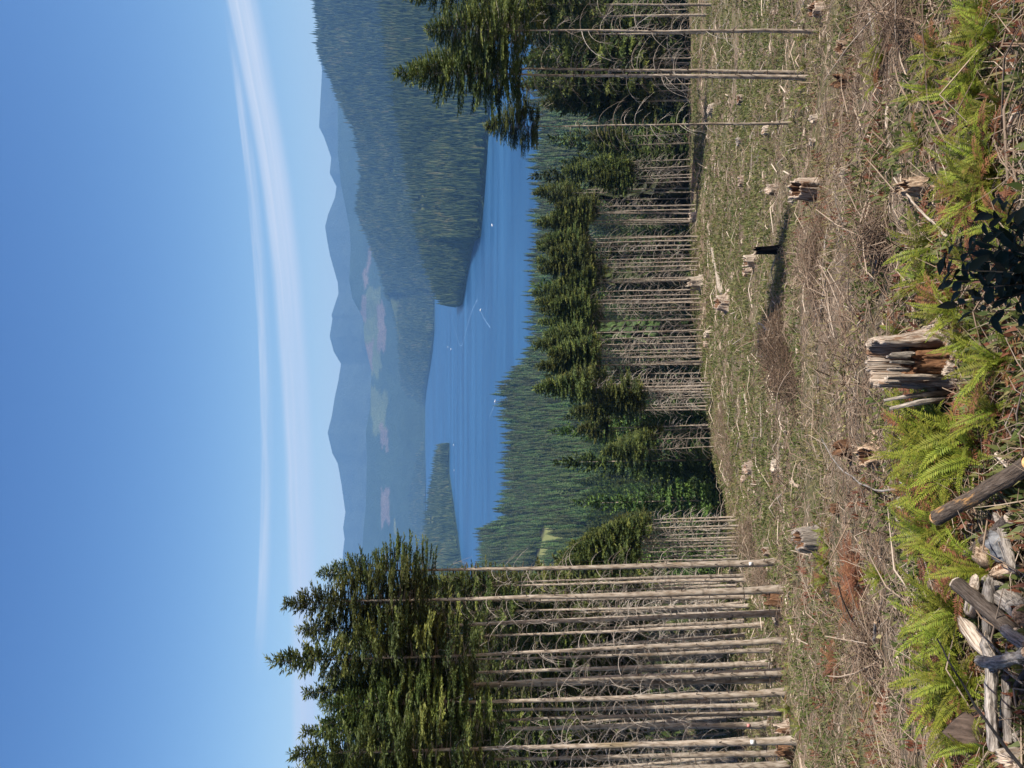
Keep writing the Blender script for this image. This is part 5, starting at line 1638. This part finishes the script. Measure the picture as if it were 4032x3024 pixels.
FRONDS = [frond_mesh(500 + i, 0.95, 0.25 + 0.16 * (i % 6), 0.088, M['fern']) for i in range(7)]
FRONDS_DEAD = [frond_mesh(520 + i, 0.9, 1.0, 0.09, M['fern_dead']) for i in range(2)]
ZONES = {  # zone: where it is, list of (ix, iy, size)
    'in the right-hand bottom fern bank': [(3905, 60, 1.0), (3960, 130, 1.1), (3900, 205, 1.1), (3985, 250, 1.0), (3880, 300, 1.0), (3890, 370, 1.2), (3960, 420, 0.9), (3905, 470, 1.0), (3900, 545, 1.2), (3935, 610, 1.1), (3890, 660, 1.2),
        (3900, 735, 1.2), (3880, 800, 1.25), (3850, 855, 1.1), (3945, 700, 1.0), (3950, 800, 1.0), (3990, 870, 0.9)],
    'before the right pair of trunks': [(3500, 145, 0.8), (3495, 225, 0.9), (3470, 325, 0.8), (3760, 325, 1.0), (3735, 215, 0.9), (3700, 360, 0.8), (3640, 560, 0.7)],
    'in the row beside the right trunks': [(3172, 150, 0.9), (3172, 205, 0.9), (3176, 262, 1.0), (3176, 340, 0.9), (3172, 410, 0.9)],
    'right of the big hollow stump': [(3690, 965, 1.1), (3685, 1045, 1.1), (3700, 1100, 0.9), (3815, 1235, 1.1), (3775, 1190, 0.9), (3850, 1335, 0.85), (3985, 1420, 1.0), (3560, 1250, 0.7), (3560, 1320, 0.7), (3905, 1080, 0.9)],
    'left of the hollow stump': [(3670, 1655, 1.05), (3640, 1600, 0.8), (3690, 1700, 1.2), (3700, 1770, 1.25), (3770, 1665, 1.2), (3790, 1710, 1.3), (3800, 1790, 1.3), (3720, 1840, 1.2), (3800, 1850, 1.2), (3740, 1910, 1.15), (3700, 1950, 1.05), (3880, 1700, 1.2),
        (3880, 1790, 1.2), (3590, 1800, 0.9), (3860, 1630, 0.8), (3960, 1620, 0.9)],
    'between the two dark foreground logs': [(3700, 2090, 1.15), (3760, 2110, 1.2), (3790, 2060, 0.9), (3850, 2115, 1.0), (3870, 2230, 1.1), (3935, 2255, 1.0), (3770, 2170, 0.9)],
    'behind the bottom left log pile': [(3790, 2330, 1.1), (3760, 2370, 1.2), (3825, 2400, 1.15), (3770, 2455, 1.15), (3800, 2530, 1.0), (3830, 2580, 1.0), (3780, 2640, 1.2), (3790, 2700, 1.25), (3800, 2760, 1.25), (3810, 2810, 1.15), (3800, 2870, 1.1), (3900, 2960, 0.8), (3850, 2680, 1.1), (3855, 2740, 1.1)],
    'around the grey barrel stump': [(3270, 2110, 0.9), (3275, 2150, 0.8), (3268, 2215, 0.9), (3268, 2280, 0.9), (3255, 2090, 0.7)],
    'scattered in the left clearing': [(3475, 2728, 1.0), (3375, 1932, 0.8), (3115, 2790, 1.0), (3170, 2860, 0.9), (3120, 2610, 0.7), (3130, 2720, 0.8), (3130, 2440, 0.7), (3490, 2270, 0.6), (3470, 2260, 0.6)],
}
fseed = 0
for zone, pts in ZONES.items():
    pts = sorted(pts, key=lambda p_: -p_[1])
    pts = [p_ for q_, p_ in enumerate(pts) if q_ % 5 != 3]
    for k, (bx, by, sz) in enumerate(pts):
        fseed += 1
        r = random.Random(fseed)
        b = hit(bx, by)
        if 'fern bank' in zone: sz *= 0.8
        t = thing('sword_fern', f'{["bright green", "yellow-green", "fresh green"][fseed % 3]} sword fern, {ordinal(k + 1)} from the left {zone}', 'fern', b - np.array([0, 0, 0.03]), 'green sword ferns', r.uniform(0, 6.28))
        nf = int(r.randint(13, 19) * (1 if b[1] < 18 else 0.75))
        for f in range(nf):
            s_ = 0.74 * sz * r.uniform(0.65, 1.12)
            obj('frond', FRONDS[r.randrange(7)], t, (r.uniform(-0.05, 0.05), r.uniform(-0.05, 0.05), 0), (r.uniform(-0.18, 0.18), r.uniform(-0.30, 0.22), f * 2.399 + r.uniform(-0.4, 0.4)), s_)
        for f in range(r.randint(1, 6)):
            obj('dead_frond', FRONDS_DEAD[r.randrange(2)], t, None, (0, r.uniform(0.2, 0.6), r.uniform(0, 6.28)), sz * 0.9)


# dead red-brown fern patch in the left foreground
for k, (bx, by) in enumerate([(3385, 2205), (3375, 2235), (3395, 2262), (3370, 2290), (3400, 2312), (3365, 2345), (3372, 2400), (3300, 2620), (3310, 2590)]):
    b = hit(bx, by)
    r = random.Random(900 + k)
    t = thing('dead_fern', f'withered rust-brown fern, {ordinal(k + 1) + " from the right in the rusty patch before the left stand" if k < 7 else ["left", "right"][k - 7] + " one of two in the left foreground"}', 'fern', b, 'dead rust-brown ferns')
    for f in range(14):
        obj('dead_frond', FRONDS_DEAD[f % 2], t, None, (r.uniform(-0.3, 0.3), r.uniform(0.0, 0.7), f * 2.4), r.uniform(0.6, 1.0))


# ---------------------------------------------------------------- dark leafy shrub close to the camera
def shrub():
    c = at_y(4040, 1075, 4.3)
    base = np.array([c[0], c[1], float(gh(c[0], c[1]))])
    t = thing('evergreen_shrub', 'dark glossy-leaved evergreen shrub in shade at the bottom edge, right of the hollow stump', 'shrub', base)
    mb = MB()
    V_ = np.array([(0, 0, 0), (0.018, -0.017, 0.004), (0.018, 0.017, 0.004), (0.042, -0.019, 0.004), (0.042, 0, -0.004), (0.042, 0.019, 0.004), (0.066, -0.011, -0.004), (0.066, 0.011, -0.004), (0.085, 0, -0.014), (0.018, 0, -0.003), (0.066, 0, -0.009)])
    mb.add(V_, [(9, 1, 3, 4), (2, 9, 4, 5), (4, 3, 6, 10), (5, 4, 10, 7)], [(0, 1, 9), (0, 9, 2), (10, 6, 8), (7, 10, 8)], 0.5)
    leaf = mb.mesh('leaf', [M['salal']])
    r = random.Random(3)
    tips = [(3880, 830), (3930, 760), (3950, 1000), (4000, 880), (3860, 1080), (3700, 1010), (3712, 1060), (3705, 1110), (3740, 960), (3770, 1150), (3760, 1205), (3800, 1005), (3800, 1100), (3830, 935), (3820, 1230), (3860, 870), (3880, 1030), (3890, 1130), (3900, 1250), (3940, 800), (3930, 930), (3960, 1060), (3960, 1180), (3975, 870), (4000, 990), (4000, 1290), (3990, 1120), (3860, 1180)]
    left_ = 295
    for k, (ix, iy) in enumerate(tips):
        tip = at_y(ix, iy, 4.3 + r.uniform(-0.35, 0.35)) - base
        mid = tip * 0.62 + np.array([r.uniform(-0.08, 0.08), r.uniform(-0.1, 0.1), -0.05])
        s = np.linspace(0, 1, 9)[:, None]
        P = (1 - s) ** 2 * np.zeros(3) + 2 * s * (1 - s) * (mid * np.array([0.5, 0.5, 1.1])) + s * s * tip
        ms = MB(); ms.tube(P, np.linspace(0.007, 0.0025, 9), 4)
        obj('stem', ms.mesh('stem', [M['logbark']]), t)
        nl = 11
        for q in range(nl):
            if left_ <= 0: break
            left_ -= 1
            f = 0.45 + 0.55 * (q + 0.5) / nl
            p = np.array([np.interp(f, s[:, 0], P[:, i]) for i in range(3)])
            az = r.uniform(0, 6.28)
            obj('leaf', leaf, t, p, (r.uniform(-0.6, 0.6), r.uniform(-1.0, 0.5), az), r.uniform(0.95, 1.6))


shrub()

# small roadside plants at the bottom edge
# ---------------------------------------------------------------- boats, wakes, cottages
def boat(pix, L, az, label):
    c = on_lake(*pix)
    t = thing('motor_boat', label, 'boat', c, 'boats on the lake', az)
    mb = MB()
    s = np.linspace(0, 1, 7)
    half = 0.17 * L * np.array([0.85, 0.95, 1.0, 1.0, 0.85, 0.5, 0.03])
    deck = L * np.array([0.10, 0.10, 0.105, 0.11, 0.12, 0.135, 0.15])
    V_ = []
    for i in range(7):
        x = (s[i] - 0.5) * L
        V_ += [(x, -half[i], deck[i]), (x, -half[i] * 0.7, -0.04 * L), (x, half[i] * 0.7, -0.04 * L), (x, half[i], deck[i]), ]
    q = [(i * 4 + j, i * 4 + (j + 1) % 4, (i + 1) * 4 + (j + 1) % 4, (i + 1) * 4 + j) for i in range(6) for j in range(4)]
    mb.add(V_, q + [(0, 3, 2, 1)])
    obj('hull', mb.mesh('hull', [M['white']]), t)
    mb = MB()
    w, l, h0, h1 = 0.12 * L, 0.15 * L, 0.10 * L, 0.24 * L
    V_ = [(-l, -w, h0), (l, -w, h0), (l, w, h0), (-l, w, h0), (-l * 0.9, -w * 0.85, h1), (l * 0.45, -w * 0.85, h1), (l * 0.45, w * 0.85, h1), (-l * 0.9, w * 0.85, h1)]
    mb.add(V_, [(0, 1, 5, 4), (1, 2, 6, 5), (2, 3, 7, 6), (3, 0, 4, 7), (4, 5, 6, 7)])
    cb = obj('cabin', mb.mesh('cabin', [M['white']]), t)
    mb = MB()
    mb.add(np.array([V_[1], V_[2], V_[6], V_[5]]) * np.array([1, 0.8, 1]) + np.array([0.01 * L, 0, 0.0]), [(0, 1, 2, 3)])
    obj('windscreen', mb.mesh('windscreen', [M['glass']]), cb)


for pix, L, az, lab in (((1938, 887), 10, 0.5, 'white motor boat nearest the headland shore on the right'), ((1893, 1222), 12, 2.2, 'white motor boat turning off the tip of the headland'), ((1776, 1375), 11, 0.3, 'white boat in the middle of the lake, nearer of two'),
                        ((1764, 1366), 11, 1.2, 'white boat in the middle of the lake, farther of two'), ((1950, 1581), 10, 2.8, 'white motor boat close to the near shore'), ((1883, 962), 8, 0.1, 'small white boat moored beside the headland'),
                        ((1786, 1752), 9, 0.7, 'small white boat off the tip of the left spit'), ((1788, 1852), 8, 0.2, 'small white boat along the left spit, second from its tip')):
    boat(pix, L, az, lab)


def wake(pts, w, label):
    P = np.array([on_lake(*p) for p in pts])
    s = np.linspace(0, len(P) - 1, 60)
    C = np.stack([np.interp(s, np.arange(len(P)), P[:, i]) for i in range(3)], -1)
    for _ in range(12):
        C[1:-1] = 0.25 * C[:-2] + 0.5 * C[1:-1] + 0.25 * C[2:]
    T = np.gradient(C, axis=0); T /= np.linalg.norm(T, axis=1)[:, None]
    Nn = np.stack([-T[:, 1], T[:, 0], np.zeros(len(T))], -1)
    ww = w * (0.35 + 0.65 * rng.random(60))[:, None] * np.linspace(0.5, 1, 60)[:, None]
    V_ = np.vstack([C + Nn * ww, C - Nn * ww]); V_[:, 2] = LAKE_Z + 0.25
    i = np.arange(59)
    tag(obj('boat_wake', make_mesh('boat_wake', V_, [np.stack([i, i + 1, i + 61, i + 60], -1)], False, None, [M['foam']])), label, 'wake', None, 'stuff')


wake([(1893, 1226), (1903, 1248), (1918, 1272), (1931, 1290)], 3.0, 'curved white wake behind the boat off the headland')
wake([(1773, 1212), (1782, 1255), (1795, 1310), (1806, 1350), (1816, 1366), (1824, 1352), (1836, 1300), (1846, 1262), (1862, 1214), (1880, 1180)], 3.0, 'long looping wake left on the open lake')
wake([(1950, 1590), (1940, 1612), (1928, 1640)], 2.0, 'faint wake behind the boat close to the near shore')


def cottage(p, L, az, label):
    t = thing('cottage', label, 'house', p, 'shore cottages', az)
    w, h = L * 0.6, L * 0.35
    mb = MB()
    mb.add([(-L / 2, -w / 2, -3), (L / 2, -w / 2, -3), (L / 2, w / 2, -3), (-L / 2, w / 2, -3), (-L / 2, -w / 2, h), (L / 2, -w / 2, h), (L / 2, w / 2, h), (-L / 2, w / 2, h), (-L / 2, 0, h * 1.8), (L / 2, 0, h * 1.8)],
           [(0, 1, 5, 4), (1, 2, 6, 5), (2, 3, 7, 6), (3, 0, 4, 7)], [(4, 8, 7), (5, 6, 9)])
    obj('wall', mb.mesh('wall', [M['wall']]), t)
    mb = MB()
    for sg in (-1, 1):
        e = 1.1
        mb.add([(-L / 2 * e, sg * w / 2 * 1.15, h * 0.88), (L / 2 * e, sg * w / 2 * 1.15, h * 0.88), (L / 2 * e, 0, h * 1.84), (-L / 2 * e, 0, h * 1.84)], [(0, 1, 2, 3) if sg < 0 else (3, 2, 1, 0)])
    obj('roof', mb.mesh('roof', [M['roof']]), t)
    for k in (-0.25, 0.25):
        mb = MB(); mb.add([(k * L - 1, -w / 2 - 0.05, h * 0.3), (k * L + 1, -w / 2 - 0.05, h * 0.3), (k * L + 1, -w / 2 - 0.05, h * 0.75), (k * L - 1, -w / 2 - 0.05, h * 0.75)], [(0, 1, 2, 3)])
        obj('window', mb.mesh('window', [M['glass']]), t)


for pix, L, az, lab in (((1766, 1800), 13, 0.2, 'pale cottage on the shore of the left spit, nearest its tip'), ((1768, 1868), 13, -0.2, 'pale cottage on the shore of the left spit, second from its tip'), ((1801, 2100), 14, 0.1, 'pale cottage on the left spit close to the left stand'),
                        ((1670, 1720), 18, 0.0, 'pale building on the far shore right of the left spit'), ((1670, 1690), 16, 0.2, 'smaller pale building on the far shore right of the left spit'), ((1908, 770), 11, 0.3, 'cottage on the headland shore, left one of three'), ((1910, 725), 10, 0.0, 'cottage on the headland shore, middle one of three'), ((1913, 690), 10, 0.2, 'cottage on the headland shore, right one of three')):
    p = on_lake(pix[0] - 1, pix[1]); p[1] += 8; p[2] = LAKE_Z + 4
    cottage(p, L, az, lab)
